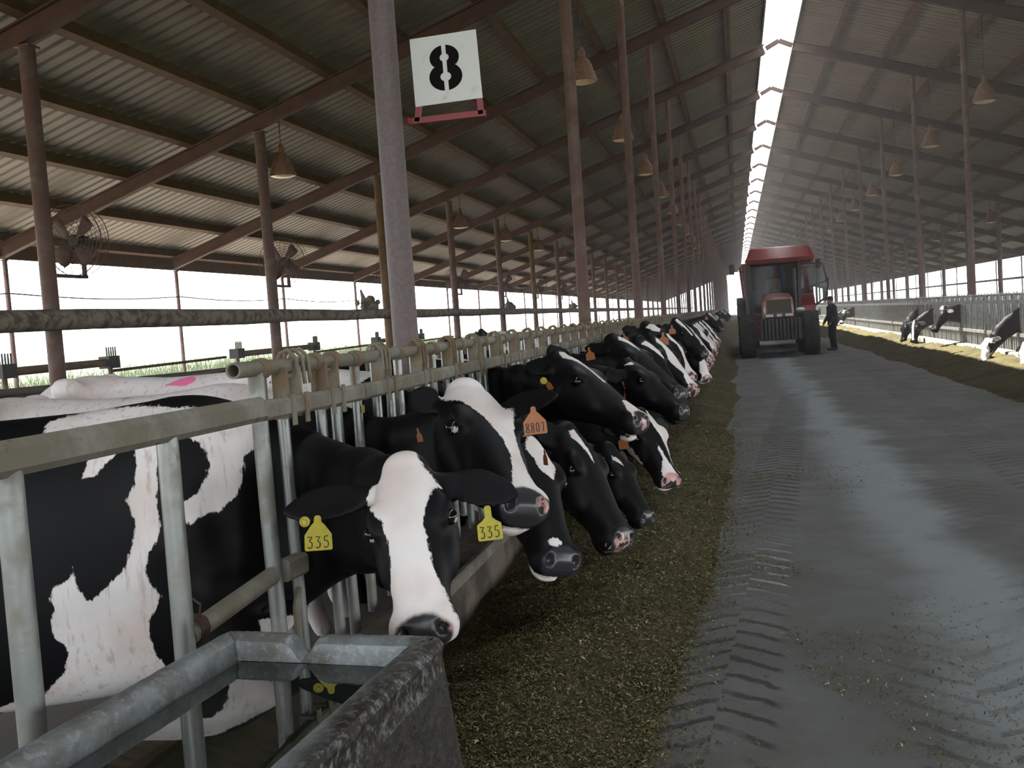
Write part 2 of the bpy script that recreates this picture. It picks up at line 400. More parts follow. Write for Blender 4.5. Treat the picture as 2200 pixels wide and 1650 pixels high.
post_row(mirror(ROWB), 0.115, range(2, 32), ['post'], 'dark post standing behind the sunlit headlocks, %s in its line', 'posts behind the sunlit headlocks')
post_row(EAVE, 0.055, range(1, 32), ['post'], 'thin grey eave post against the pale field, %s in its line', 'eave posts, field side')
post_row(mirror(EAVE), 0.055, range(4, 32), ['post'], 'thin eave post beyond the sunlit pen, %s in its line', 'eave posts, sunlit side')
# wide end posts at the far gable
for x, wd in ((-2.75, 2.0),):
    o = MB().box((x, Y1 - 0.6, 3.9), (wd, 0.5, 7.8)).build('gable_column', M['curb'], smooth=False)
    tag(o, 'wide grey column at the far open end of the barn', 'column')
# ------------------------------------------------------------------ outside: standing crop beyond the eave
def crop():
    n = 26000; V = []; F = []
    X = -27.4 - RNG.exponential(9.0, n); Y = RNG.uniform(10, 150, n)
    h = RNG.uniform(0.35, 0.75, n); a = RNG.uniform(0, 2 * PI, n); wd = 0.03
    lx, ly = RNG.normal(0, 0.12, n), RNG.normal(0, 0.12, n)
    P = np.zeros((n, 3, 3))
    P[:, 0] = np.c_[X - np.cos(a) * wd, Y - np.sin(a) * wd, np.full(n, -0.32)]
    P[:, 1] = np.c_[X + np.cos(a) * wd, Y + np.sin(a) * wd, np.full(n, -0.32)]
    P[:, 2] = np.c_[X + lx, Y + ly, -0.32 + h]
    me = bpy.data.meshes.new('crop_grass'); me.from_pydata(P.reshape(-1, 3).tolist(), [], np.arange(3 * n).reshape(-1, 3).tolist()); me.update()
    me.materials.append(plain('crop_leaf', (0.085, 0.12, 0.038), (0.13, 0.155, 0.07), 0.7, scale=2))
    o = bpy.data.objects.new('crop_grass', me); COL.objects.link(o)
    return tag(o, 'pale green crop standing outside the open barn side', 'crop', kind='stuff')
crop()
# ------------------------------------------------------------------ headlock fences
ZL, ZP, ZB = 1.345, 1.50, 0.66     # lock rail, top pipe, lower rail
BARS = (0.0, 0.27, 0.45)           # within one 0.62 m head place: two fixed tubes and the swinging one
PITCH, PANEL = 0.62, 3.1
def headlock_proto(length, full=True):
    """local frame: fence along +y from 0, feed lane on +x"""
    root = thing('headlock_panel', 'x', 'headlock', (0, 0, 0))
    MB().bar((0.02, 0.01, ZL), (0.02, length - 0.01, ZL), 0.055, 0.075, ch=0.012).build('lock_rail', M['lock'], root)
    MB().tube([(-0.02, 0.002, ZP), (-0.02, length - 0.002, ZP)], 0.030, 14).build('top_pipe', M['lock'], root)
    MB().bar((0.0, 0.01, ZB), (0.0, length - 0.01, ZB), 0.05, 0.07, ch=0.012).build('lower_rail', M['lock'], root)
    n = int(round(length / PITCH))
    for i in range(n):
        y0 = i * PITCH + 0.06
        for j, dy in enumerate(BARS):
            y = y0 + dy
            b = MB()
            if j < 2:
                b.tube([(-0.025, y, 0.29), (-0.025, y, ZL - 0.05), (-0.025, y, ZP - 0.02)], 0.024, 12)
            else:
                b.tube([(-0.025, y + 0.0, ZB - 0.25), (-0.025, y + 0.01, ZB + 0.2), (-0.025, y + 0.03, ZL + 0.04)], 0.024, 12)
                b.tube([(-0.025, y, ZB - 0.25), (-0.025, y - 0.05, ZB - 0.15), (-0.025, y - 0.075, ZB), (-0.025, y - 0.03, ZB + 0.16), (-0.025, y + 0.005, ZB + 0.26)], 0.014, 8)
            b.build('stanchion_tube', M['galv'], root)
        # welded plate, saddle round the pipe, latch uprights and the two hooped latch ears
        y = y0 + BARS[0]
        MB().box((-0.02, y, ZP - 0.075), (0.012, 0.062, 0.12)).lathe([(0.036, -0.03), (0.040, -0.026), (0.040, 0.026), (0.036, 0.03)], (-0.02, y, ZP), 14, 'Y').build('saddle', M['loop'], root)
        y = y0 + 0.30
        b = MB()
        for q in (-0.055, 0.055):
            b.box((0.0, y + q, ZL + 0.055), (0.06, 0.022, 0.19)); b.box((0.05, y + q, ZL - 0.01), (0.008, 0.03, 0.12))
        b.box((0.0, y, ZL + 0.125), (0.012, 0.10, 0.014)); b.build('latch_box', M['loop'], root)
        b = MB()
        for q in (-0.05, 0.0, 0.05):
            b.tube([(-0.05, y + q - 0.02, ZP - 0.07), (-0.055, y + q - 0.012, ZP + 0.01), (-0.04, y + q, ZP + 0.05), (-0.01, y + q + 0.006, ZP + 0.062), (0.02, y + q + 0.01, ZP + 0.03), (0.022, y + q + 0.02, ZP - 0.07)], 0.008, 6)
        b.build('latch_hoop', M['loop'], root)
    MB().box((0.002, 0.06, ZL - 0.085), (0.004, 0.036, 0.036)).build('yellow_label', M['yellow'], root)['label'] = 'small yellow sticker'
    return root
def headlock_simple(length, mat_top, mat_bar):
    b = MB()
    b.bar((0.02, 0.005, ZL), (0.02, length - 0.005, ZL), 0.055, 0.075); b.tube([(-0.02, 0.005, ZP), (-0.02, length - 0.005, ZP)], 0.03, 6); b.bar((0, 0.005, ZB), (0, length - 0.005, ZB), 0.05, 0.07)
    n = int(round(length / PITCH))
    for i in range(n):
        for dy in BARS:
            y = i * PITCH + 0.06 + dy
            b.tube([(-0.025, y, 0.29), (-0.025, y, ZP)], 0.024, 6)
        y = i * PITCH + 0.36
        b.box((0, y - 0.055, ZL + 0.055), (0.06, 0.022, 0.19)); b.box((0, y + 0.055, ZL + 0.055), (0.06, 0.022, 0.19))
        b.tube([(-0.05, y, ZP - 0.07), (-0.04, y, ZP + 0.05), (0.02, y, ZP + 0.05), (0.02, y, ZP - 0.07)], 0.012, 5)
    return b.build('headlock_panel', mat_bar)
PANEL_Y0 = 4.43
proto = headlock_proto(PANEL)
proto.location = (XF_L, PANEL_Y0, 0)
proto['label'] = 'galvanised headlock panel right behind the two white-faced cows'.replace('right ', ''); proto['group'] = 'herd-side headlock panels'
NP = 8
for i in range(1, NP):
    copy_tree(proto, (XF_L, PANEL_Y0 + PANEL * i, 0), 0, 'galvanised headlock panel in the herd-side fence, %s along from the number sign post' % ORD[i - 1], 'herd-side headlock panels')
far = headlock_simple(PANEL, M['lock'], M['lock'])
for i in range(NP, 72):
    o = far if i == NP else far.copy()
    if i > NP: COL.objects.link(o)
    o.location = (XF_L, PANEL_Y0 + PANEL * i, 0)
    tag(o, 'small far-off headlock panel in the herd-side fence', 'headlock', 'far herd-side headlock panels')
# the first short panel, up to the drinking trough: rail, odd tubes, brace
f0 = thing('headlock_panel', 'short muddy headlock panel beside the drinking trough where the 335 cow puts its neck through', 'headlock', (XF_L, 0, 0), group='herd-side headlock panels')
f0['label'] = 'short headlock panel beside the trough, the 335 cow reaching through it'
MB().bar((0.02, 3.42, ZL + 0.012), (0.02, 4.42, ZL), 0.055, 0.075, ch=0.012).build('lock_rail', M['lock'], f0)
tp = MB().tube([(-0.02, 3.31, ZP + 0.015), (-0.02, 4.40, ZP)], 0.030, 16, caps=False)
tp.tube([(-0.02, 3.31, ZP + 0.015), (-0.02, 4.40, ZP)], 0.022, 16, caps=False); tp.lathe([(0.022, 0), (0.030, 0)], (-0.02, 3.31, ZP + 0.015), 16, 'Y', False)
tp.build('top_pipe', M['lock'], f0)
for y, r, zt in ((3.50, 0.031, ZP), (3.70, 0.024, ZL), (4.07, 0.024, ZL), (4.24, 0.026, ZP)):
    MB().tube([(-0.025, y + 0.02, 0.25), (-0.025, y, 0.9), (-0.025, y - 0.01, zt)], r, 14).build('stanchion_tube', M['galv'], f0)
MB().bar((0.0, 3.53, ZB + 0.07), (0.0, 3.70, ZB + 0.06), 0.06, 0.085, ch=0.012).build('lower_rail', M['lock'], f0)
MB().bar((0.0, 4.25, ZB), (0.0, 4.40, ZB), 0.05, 0.07).build('lower_rail', M['lock'], f0)
MB().tube([(-0.02, 3.70, 0.62), (0.0, 3.62, 0.56), (0.01, 3.60, 0.45), (0.0, 3.63, 0.32)], 0.015, 8).build('bent_rod', M['lock'], f0)
for y, rr in ((3.52, 0), (4.02, 0), (4.21, 0)):
    MB().box((-0.02, y, ZP - 0.07), (0.012, 0.07, 0.13)).lathe([(0.036, -0.03), (0.040, -0.026), (0.040, 0.026), (0.036, 0.03)], (-0.02, y, ZP + 0.01), 14, 'Y').build('saddle', M['loop'], f0)
for y in (3.70, 4.09):
    b = MB()
    for q in (-0.06, 0.06):
        b.box((0.0, y + q, ZL + 0.06), (0.06, 0.022, 0.20)); b.box((0.05, y + q, ZL - 0.005), (0.008, 0.03, 0.12))
    b.box((0.0, y, ZL + 0.125), (0.012, 0.11, 0.014)).build('latch_box', M['loop'], f0)
b = MB(); y = 3.80
for q in (-0.06, 0.0, 0.055):
    b.tube([(-0.05, y + q - 0.03, ZP - 0.07), (-0.055, y + q - 0.012, ZP + 0.02), (-0.04, y + q, ZP + 0.06), (-0.01, y + q + 0.006, ZP + 0.072), (0.02, y + q + 0.01, ZP + 0.04), (0.022, y + q + 0.02, ZP - 0.07)], 0.009, 8)
b.build('latch_hoop', M['loop'], f0)
# gate section over the trough
g = thing('gate_panel', 'square-tube galvanised gate section standing along the trough edge', 'gate', (XF_L, 0, 0))
MB().bar((0.02, 0.9, 1.385), (0.02, 3.415, ZL + 0.02), 0.06, 0.09, ch=0.02).build('top_rail', M['lock'], g)
for y in (1.35, 2.10, 2.80):
    MB().tube([(0.01, y - 0.005, 0.02), (0.01, y, 1.345)], 0.034, 18).build('upright', M['galv'], g)
MB().tube([(0.0, 2.83, 0.70), (0.0, 3.435, ZB + 0.075)], 0.034, 14).build('lower_rail', M['lock'], g)
wr = MB()
for k in range(4):
    wr.tube([(0.0 + 0.042 * math.cos(a), 2.865 + 0.012 * k, 0.71 + 0.042 * math.sin(a)) for a in np.linspace(0, 2 * PI, 10)], 0.004, 5)
wr.tube([(0.03, 2.86, 0.75), (0.05, 2.84, 0.80), (0.02, 2.83, 0.83)], 0.004, 5); wr.build('wire_tie', M['rust'], g)
# across the lane: the sunlit fence, its tubes seen from the feed side
M['galv2'] = pipe_mat('galvanised_pipe_clean', (0.52, 0.53, 0.51), (0.30, 0.28, 0.24), (0.2, 0.15, 0.1), 0.4, 0.35, 0.5)
pr = headlock_simple(PANEL, M['galv2'], M['galv2']); first = True
for i in range(5, 66):
    o = pr if first else pr.copy()
    if not first: COL.objects.link(o)
    first = False
    o.location = (XF_R, 0.6 + PANEL * i, 0); o.rotation_euler = (0, 0, 0); o.scale = (-1, 1, 1)
    tag(o, 'galvanised headlock panel in the sunlit fence across the lane%s' % (', %s from the picture edge' % ORD[i - 5] if i < 13 else ', far off'), 'headlock', 'sunlit fence headlock panels' if i < 13 else 'far sunlit fence panels')
# ------------------------------------------------------------------ big mucky rail on the stall posts
b = MB(); zr = 2.09; xr = ROWB + 0.28
ys = np.linspace(8.5, 228, 90)
b.tube([(xr + 0.01 * math.sin(y * 1.7), y, zr + 0.012 * math.sin(y)) for y in ys], [0.155 if y < 19 else 0.135 for y in ys], 14)
tag(b.build('stall_pipe', M['muckpipe']), 'long thick mucky pipe running along the stall posts', 'pipe')
def clump(seed):
    r = np.random.default_rng(seed); b = MB()
    b.sphere((0, 0, 0), (0.17, 0.5, 0.15), 16, 10)
    for k in range(18):
        p = Vector((r.normal(0, 0.07), r.uniform(-0.45, 0.45), r.uniform(-0.05, 0.15))); b.sphere(p, float(r.uniform(0.05, 0.13)), 8, 6)
    b.tube([(0, -0.35, 0.05), (0.02, -0.5, 0.25), (0, -0.55, 0.42)], [0.09, 0.06, 0.015], 6)
    for k in range(7):
        y = r.uniform(-0.45, 0.45); b.tube([(0.05, y, -0.08), (0.06, y, -0.25)], [0.025, 0.006], 5)
    o = b.build('muck_clump', M['muckpipe'])
    for v in o.data.vertices: v.co += Vector(r.normal(0, 0.012, 3))
    return o
for i, Y in enumerate((25.1, 42.0, 59.0)):
    o = clump(i); o.location = (xr, Y, zr + 0.20)
    tag(o, ['horned lump of dried muck sitting on the thick pipe beside the sign post', 'spiky lump of dried muck on the pipe beyond the sign post', 'small lump of muck far along the thick pipe'][i], 'clump', 'muck lumps on the pipe')
# free-stall rails beyond the pipe
for i, (ya, yb, z) in enumerate(((14.6, 17.6, 1.36), (22.7, 27.4, 1.30), (32.5, 37.5, 1.3))):
    t = thing('stall_rail', ['short brown stall rail against the field, nearer of those with comb brackets', 'brown stall rail behind the cut end of the lock pipe', 'brown stall rail far beyond the sign post'][i], 'rail', (-12, ya, 0), group='stall rails')
    L = yb - ya
    MB().tube([(0, 0, z), (0, L, z + 0.02)], 0.075, 12).build('rail_pipe', M['purlin'], t)
    for y in (0.02, L - 0.05):
        c = MB().box((0, y, z + 0.02), (0.24, 0.34, 0.24))
        for q in range(5): c.box((0.05, y - 0.14 + 0.07 * q, z + 0.22), (0.02, 0.025, 0.2))
        c.build('comb_bracket', M['dark'], t)
        MB().tube([(0, y, 0), (0, y, z)], 0.045, 8).build('leg', M['post'], t)
    MB().tube([(0.02, L, z - 0.15), (0.02, L + 4.5, z - 0.1)], 0.03, 8).build('thin_rail', M['rust'], t)
o = MB().bar((-12.3, 8, 0.5), (-12.3, 90, 0.5), 0.3, 0.9).build('stall_kerb', M['penfloor'], smooth=False)
tag(o, 'low dark kerb of the stall bed along the field side', 'kerb')
b = MB().tube([(-11.4, 8, 1.12), (-11.4, 19.5, 0.98), (-11.4, 90, 0.98)], 0.07, 10)
for y in range(10, 90, 5): b.tube([(-11.4, y, 0), (-11.4, y, 1.0)], 0.04, 6)
tag(b.build('stall_fence', M['penfloor']), 'dark lower fence rail of the stalls, behind the cows', 'fence')
cable = [(EAVE + 0.085, y, 3.05 - 0.10 * math.sin(PI * ((y - 5.65) % 7.2) / 7.2)) for y in np.arange(12.85, 100, 0.9)]
tag(MB().tube(cable, 0.018, 6).build('sagging_cable', M['dark']), 'thin sagging cable strung along the eave posts', 'cable')
tag(MB().tube([(mirror(EAVE) - 0.16, 60, 2.35), (mirror(EAVE) - 0.16, 225, 2.35)], 0.09, 8).build('eave_rail', M['post']), 'straight rail along the eave posts behind the sunlit pen', 'rail')
# ------------------------------------------------------------------ number sign
P = [px(*q, Y=5.72) for q in ((893, 230), (1037, 210), (1020, 65), (880, 85))]
O = Vector(P[0]); ex = Vector(P[1]) - O; ey = Vector(P[3]) - O
s = thing('number_sign', 'white square sign with a black stencilled 8 on a red bracket', 'sign', tuple(O))
pl = MB().prism([(0, 0), (1, 0), (0.985, 1), (0, 1)], (0, 0, 0), ex, ey, 0.004).build('plate', M['white'], s, smooth=False)
def stencil8():
    def arc(c, r, a0, a1, n): return [(c[0] + r * math.cos(a), c[1] + r * math.sin(a)) for a in np.linspace(math.radians(a0), math.radians(a1), n)]
    gx = 0.026; out = []
    R1, R2, r1, r2 = 0.178, 0.200, 0.056, 0.066
    c1, c2 = (0.0, 0.135), (0.0, -0.140)
    # right half, clockwise from the top of the gap
    a_top = math.degrees(math.acos(gx / R1)); wy = 0.022
    aw1 = math.degrees(math.asin((wy - c1[1]) / R1)); aw2 = math.degrees(math.asin((wy - c2[1]) / R2))
    pts = arc(c1, R1, a_top, aw1, 18) + arc(c2, R2, aw2, -math.degrees(math.acos(gx / R2)), 22)
    h2 = math.degrees(math.acos(gx / r2)); h1 = math.degrees(math.acos(gx / r1))
    pts += arc(c2, r2, -h2, h2, 10) + arc(c1, r1, -h1, h1, 10)
    return pts
half = stencil8()
d8 = MB()
n_ = ex.cross(ey).normalized(); off = n_ * 0.0035
if off.y > 0: off = -off
for sg in (1, -1):
    poly = [(0.5 + sg * x * 1.22 - 0.01, 0.525 + y * 1.02) for x, y in half]
    if sg < 0: poly = poly[::-1]
    d8.prism(poly, off, ex, ey, 0.002)
d8.build('digit', M['black'], s, smooth=False)
def at(x, y): return Vector(px(x, y, Y=5.735)) - O
br = MB().bar(at(884, 261), at(1043, 243), 0.03, 0.034); br.bar(at(897, 262), at(900, 228), 0.03, 0.03, up=(0, 1, 0)); br.bar(at(1034, 246), at(1030, 208), 0.03, 0.03, up=(0, 1, 0))
br.bar(at(884, 261), at(884, 261) + Vector((-0.02, -0.03, 0)), 0.03, 0.034)
br.build('bracket', M['redsign'], s, smooth=False)
# ------------------------------------------------------------------ lamps and fans
def lamp_proto():
    t = thing('hanging_lamp', 'x', 'lamp', (0, 0, 0))
    MB().lathe([(0.075, 0.50), (0.10, 0.46), (0.14, 0.43), (0.175, 0.36), (0.275, 0.08), (0.29, 0.0), (0.275, 0.0), (0.165, 0.34)], seg=24, caps=False).build('lamp_shade', M['brown'], t)
    MB().lathe([(0.272, 0.012), (0.20, -0.012), (0.10, -0.03), (0.0, -0.035)], seg=24, caps=False).build('lens', M['lens'], t)
    MB().lathe([(0.07, 0.50), (0.075, 0.62), (0.05, 0.64), (0.03, 0.70)], seg=14).build('ballast_cap', M['brown'], t)
    MB().tube([(0, 0, 0.69), (0, 0, 0.86)], 0.008, 6).build('hook_chain', M['dark'], t)
    return t
lp = lamp_proto(); first = True
def lamp_row(x, z, ks, text, group):
    global first
    for i, k in enumerate(ks):
        loc = (x, BENTS[k] + 0.35, z - 0.25)
        l = text % (ORD[i] if i < 8 else 'far-off')
        if first: lp.location = loc; lp['label'] = l; lp['group'] = group; first = False
        else: copy_tree(lp, loc, 0, l, group)
        # each lamp hangs from a light rod to the roof above it
        o = MB().tube([(x, BENTS[k] + 0.35, z + 0.60), (x, BENTS[k] + 0.35, roof_z(x) + 0.57)], 0.012, 5).build('lamp_rod', M['dark'])
        tag(o, 'thin rod a bell lamp hangs from, ' + l.split(', ')[-1] + ' of the ' + group, 'rod', 'rods of the ' + group)
lamp_row(-9.35, 5.33, range(2, 14), 'bell-shaped rusty lamp over the stalls near the brown posts, %s in its row', 'stall lamps')
lamp_row(-2.75, 6.55, range(2, 14), 'bell-shaped lamp high over the herd headlocks, %s in its row', 'headlock lamps')
lamp_row(mirror(-2.75), 6.55, range(3, 14), 'bell-shaped lamp high over the sunlit headlocks, %s in its row', 'sunlit headlock lamps')
lamp_row(mirror(-9.35), 5.33, range(5, 14), 'bell-shaped lamp over the far stalls of the sunlit pen, %s in its row', 'sunlit stall lamps')
def fan_proto():
    R = 0.53; t = thing('basket_fan', 'x', 'fan', (0, 0, 0)); b = MB()
    for y, k in ((-0.10, 9), (0.10, 9)):
        for i in range(1, k + 1):
            r = R * i / k; bul = 0.05 * (1 - (r / R) ** 2) * (1 if y > 0 else -1)
            b.tube([(r * math.cos(a), y + bul, r * math.sin(a)) for a in np.linspace(0, 2 * PI, 28, endpoint=False)], 0.0035, 4, closed=True)
        for i in range(16):
            a = 2 * PI * i / 16; sg = 1 if y > 0 else -1
            b.tube([(0.06 * math.cos(a), y + 0.05 * sg, 0.06 * math.sin(a)), (0.28 * math.cos(a), y + 0.03 * sg, 0.28 * math.sin(a)), (R * math.cos(a), y, R * math.sin(a))], 0.004, 4)
    b.lathe([(R, -0.1), (R + 0.006, -0.1), (R + 0.006, -0.085), (R, -0.085)], seg=32, axis='Y', caps=False); b.lathe([(R, 0.1), (R + 0.006, 0.1), (R + 0.006, 0.085), (R, 0.085)], seg=32, axis='Y', caps=False)
    b.build('cage', M['post'], t)
    MB().lathe([(0.0, -0.02), (0.08, -0.02), (0.10, 0.02), (0.10, 0.26), (0.06, 0.30), (0.0, 0.30)], seg=16, axis='Y', caps=False).build('motor', M['dark'], t)
    for k in range(4):
        a = PI / 4 + k * PI / 2; u = Vector((math.cos(a), 0, math.sin(a))); v = Vector((-math.sin(a), 0, math.cos(a)))
        V = [u * r + v * (wd * q) + Vector((0, tw * q, 0)) for r, wd, tw in ((0.08, 0.05, 0.05), (0.2, 0.10, 0.06), (0.34, 0.14, 0.05), (0.42, 0.12, 0.035)) for q in (-1, 0, 1)]
        F = [(3 * i + j, 3 * i + j + 1, 3 * i + j + 4, 3 * i + j + 3) for i in range(3) for j in range(2)]
        bl = MB().add(V, F).build('blade', M['post'], t); sm = bl.modifiers.new('sheet', 'SOLIDIFY'); sm.thickness = 0.006
    MB().bar((0.0, -0.50, -0.53), (0.0, 0.24, -0.53), 0.06, 0.05).bar((0.0, 0.2, -0.1), (0.0, 0.2, -0.55), 0.06, 0.04, up=(0, 1, 0)).build('bracket_arm', M['rust'], t)
    return t
fp = fan_proto(); first_f = True
for i, k in enumerate(range(1, 9)):
    loc = (ROWB + 0.02, BENTS[k] + 0.62, 3.28)
    l = 'round wire basket fan on a brown stall post, %s in its row' % ORD[i]
    if first_f: fp.location = loc; fp.rotation_euler = (0, 0, 0.0); fp['label'] = l; fp['group'] = 'basket fans'; first_f = False
    else: copy_tree(fp, loc, 0.0, l, 'basket fans')
# ------------------------------------------------------------------ drinking trough
def trough_mats():
    t = NT('trough_zinc'); v = t.world(); o = t.xyz(v)
    n1 = t.noise(7, 6, 0.7, vec=v); n2 = t.noise(40, 4, 0.7, vec=v)
    crust = t.m('MULTIPLY', t.ramp(t.m('ADD', o[0], t.m('MULTIPLY', n1, 0.10)), -0.90, -0.82), 1.0)
    crust = t.m('MULTIPLY', crust, t.ramp(n2, 0.30, 0.55))
    col = t.mix(t.ramp(n1, 0.35, 0.62), (0.20, 0.225, 0.235), (0.125, 0.125, 0.115))
    col = t.mix(t.m('MULTIPLY', t.ramp(n2, 0.52, 0.64), 0.5), col, (0.30, 0.32, 0.33))
    col = t.mix(crust, col, (0.018, 0.013, 0.009))
    t.bump(t.m('ADD', n2, n1), 0.3, 0.006)
    M['trough'] = t.out(col, t.m('ADD', 0.30, t.m('MULTIPLY', n1, 0.35)), 0.25)
    t = NT('trough_crust'); v = t.world(); n1 = t.noise(9, 6, 0.7, vec=v); n2 = t.noise(30, 5, 0.7, vec=v)
    t.bump(t.m('ADD', n2, n1), 0.9, 0.03)
    M['crust'] = t.out(t.mix(t.ramp(n2, 0.45, 0.65), (0.006, 0.005, 0.004), (0.034, 0.024, 0.017)), t.m('ADD', 0.18, t.m('MULTIPLY', n1, 0.6)))
    t = NT('trough_water'); v = t.world()
    t.bump(t.noise(4, 2, vec=v), 0.02, 0.02); t.b.inputs['IOR'].default_value = 2.1
    M['water'] = t.out((0.010, 0.014, 0.011), 0.015, 0.0, 0.6)
trough_mats()
tr = thing('drinking_trough', 'dented galvanised drinking trough full of dark water, its lane side caked with muck', 'trough', (-1.2, 1.6, 0))
def trough_mesh():
    """rim loop swept with a rounded lip section; local origin at (-1.2, 1.6, 0)"""
    zr = 0.78
    A = [Vector(p) - Vector((1.2 * -1, 1.6, 0)) for p in ((-1.655, 0.55, zr), (-0.94, 0.55, zr), (-0.83, 2.60, zr), (-1.50, 2.65, zr))]
    corners = A
    # dense loop
    loop = []; nrm = []
    per = [(corners[i], corners[(i + 1) % 4]) for i in range(4)]
    nn = [60, 60, 60, 60]
    for (a, b), n in zip(per, nn):
        d = (b - a).normalized(); o = Vector((d.y, -d.x, 0))
        for k in range(n):
            loop.append(a.lerp(b, (k + 0.5) / n)); nrm.append(o.copy())
    N = len(loop)
    for _ in range(3):
        nrm = [(nrm[i - 1] + nrm[i] + nrm[(i + 1) % N]).normalized() for i in range(N)]
        loop = [loop[i - 1] * 0.25 + loop[i] * 0.5 + loop[(i + 1) % N] * 0.25 for i in range(N)]
    wth = [0.085 if 0.2 < nrm[i].x else 0.058 for i in range(N)]
    for _ in range(6): wth = [(wth[i - 1] + wth[i] + wth[(i + 1) % N]) / 3 for i in range(N)]
    rows = []
    r = np.random.default_rng(3)
    for i in range(N):
        p, o, w_ = loop[i], nrm[i], wth[i]
        notch = 0.055 * math.exp(-((p.x - (-1.235 + 1.2)) / 0.030) ** 2) if o.y > 0.7 else 0.0
        j = 0.0008 * float(r.normal())
        zt = zr - notch + j
        sec = [(0.07, 0.02 - zr + 0.0, 1), (0.045, -0.40, 1), (0.012, -0.10, 1), (0.006, -0.045, 0), (0.012, -0.02, 0), (0.0, -0.004, 0), (-0.02, 0.0, 0), (-w_ + 0.02, -0.002, 0), (-w_, -0.015, 0), (-w_ - 0.008, -0.06, 0), (-w_ - 0.02, -0.16, 0), (-w_ - 0.03, -0.40, 0)]
        rows.append([p + o * a_ + Vector((0, 0, (zt if b_ > -0.3 else zr) - zr + b_)) for a_, b_, c_ in sec])
    return rows
rows = trough_mesh(); N = len(rows); K = len(rows[0])
b = MB(); b.add([q for r_ in rows for q in r_[2:]], [(i * (K - 2) + k, ((i + 1) % N) * (K - 2) + k, ((i + 1) % N) * (K - 2) + k + 1, i * (K - 2) + k + 1) for i in range(N) for k in range(K - 3)])
rim = b.build('rim', M['trough'], tr)
b = MB(); b.add([q for r_ in rows for q in r_[:3]], [(i * 3 + k, ((i + 1) % N) * 3 + k, ((i + 1) % N) * 3 + k + 1, i * 3 + k + 1) for i in range(N) for k in range(2)])
wall = b.build('outer_wall', M['crust'], tr)
wall['label'] = 'outer wall caked in dark wet muck'
wz = 0.712
ring = [Vector((r_[-2].x, r_[-2].y, wz)) for r_ in rows]
ring = [q + (q - Vector((0, 0, wz))).normalized() * 0.006 for q in ring]
MB().add(ring, [tuple(range(N))]).build('water', M['water'], tr, smooth=False)
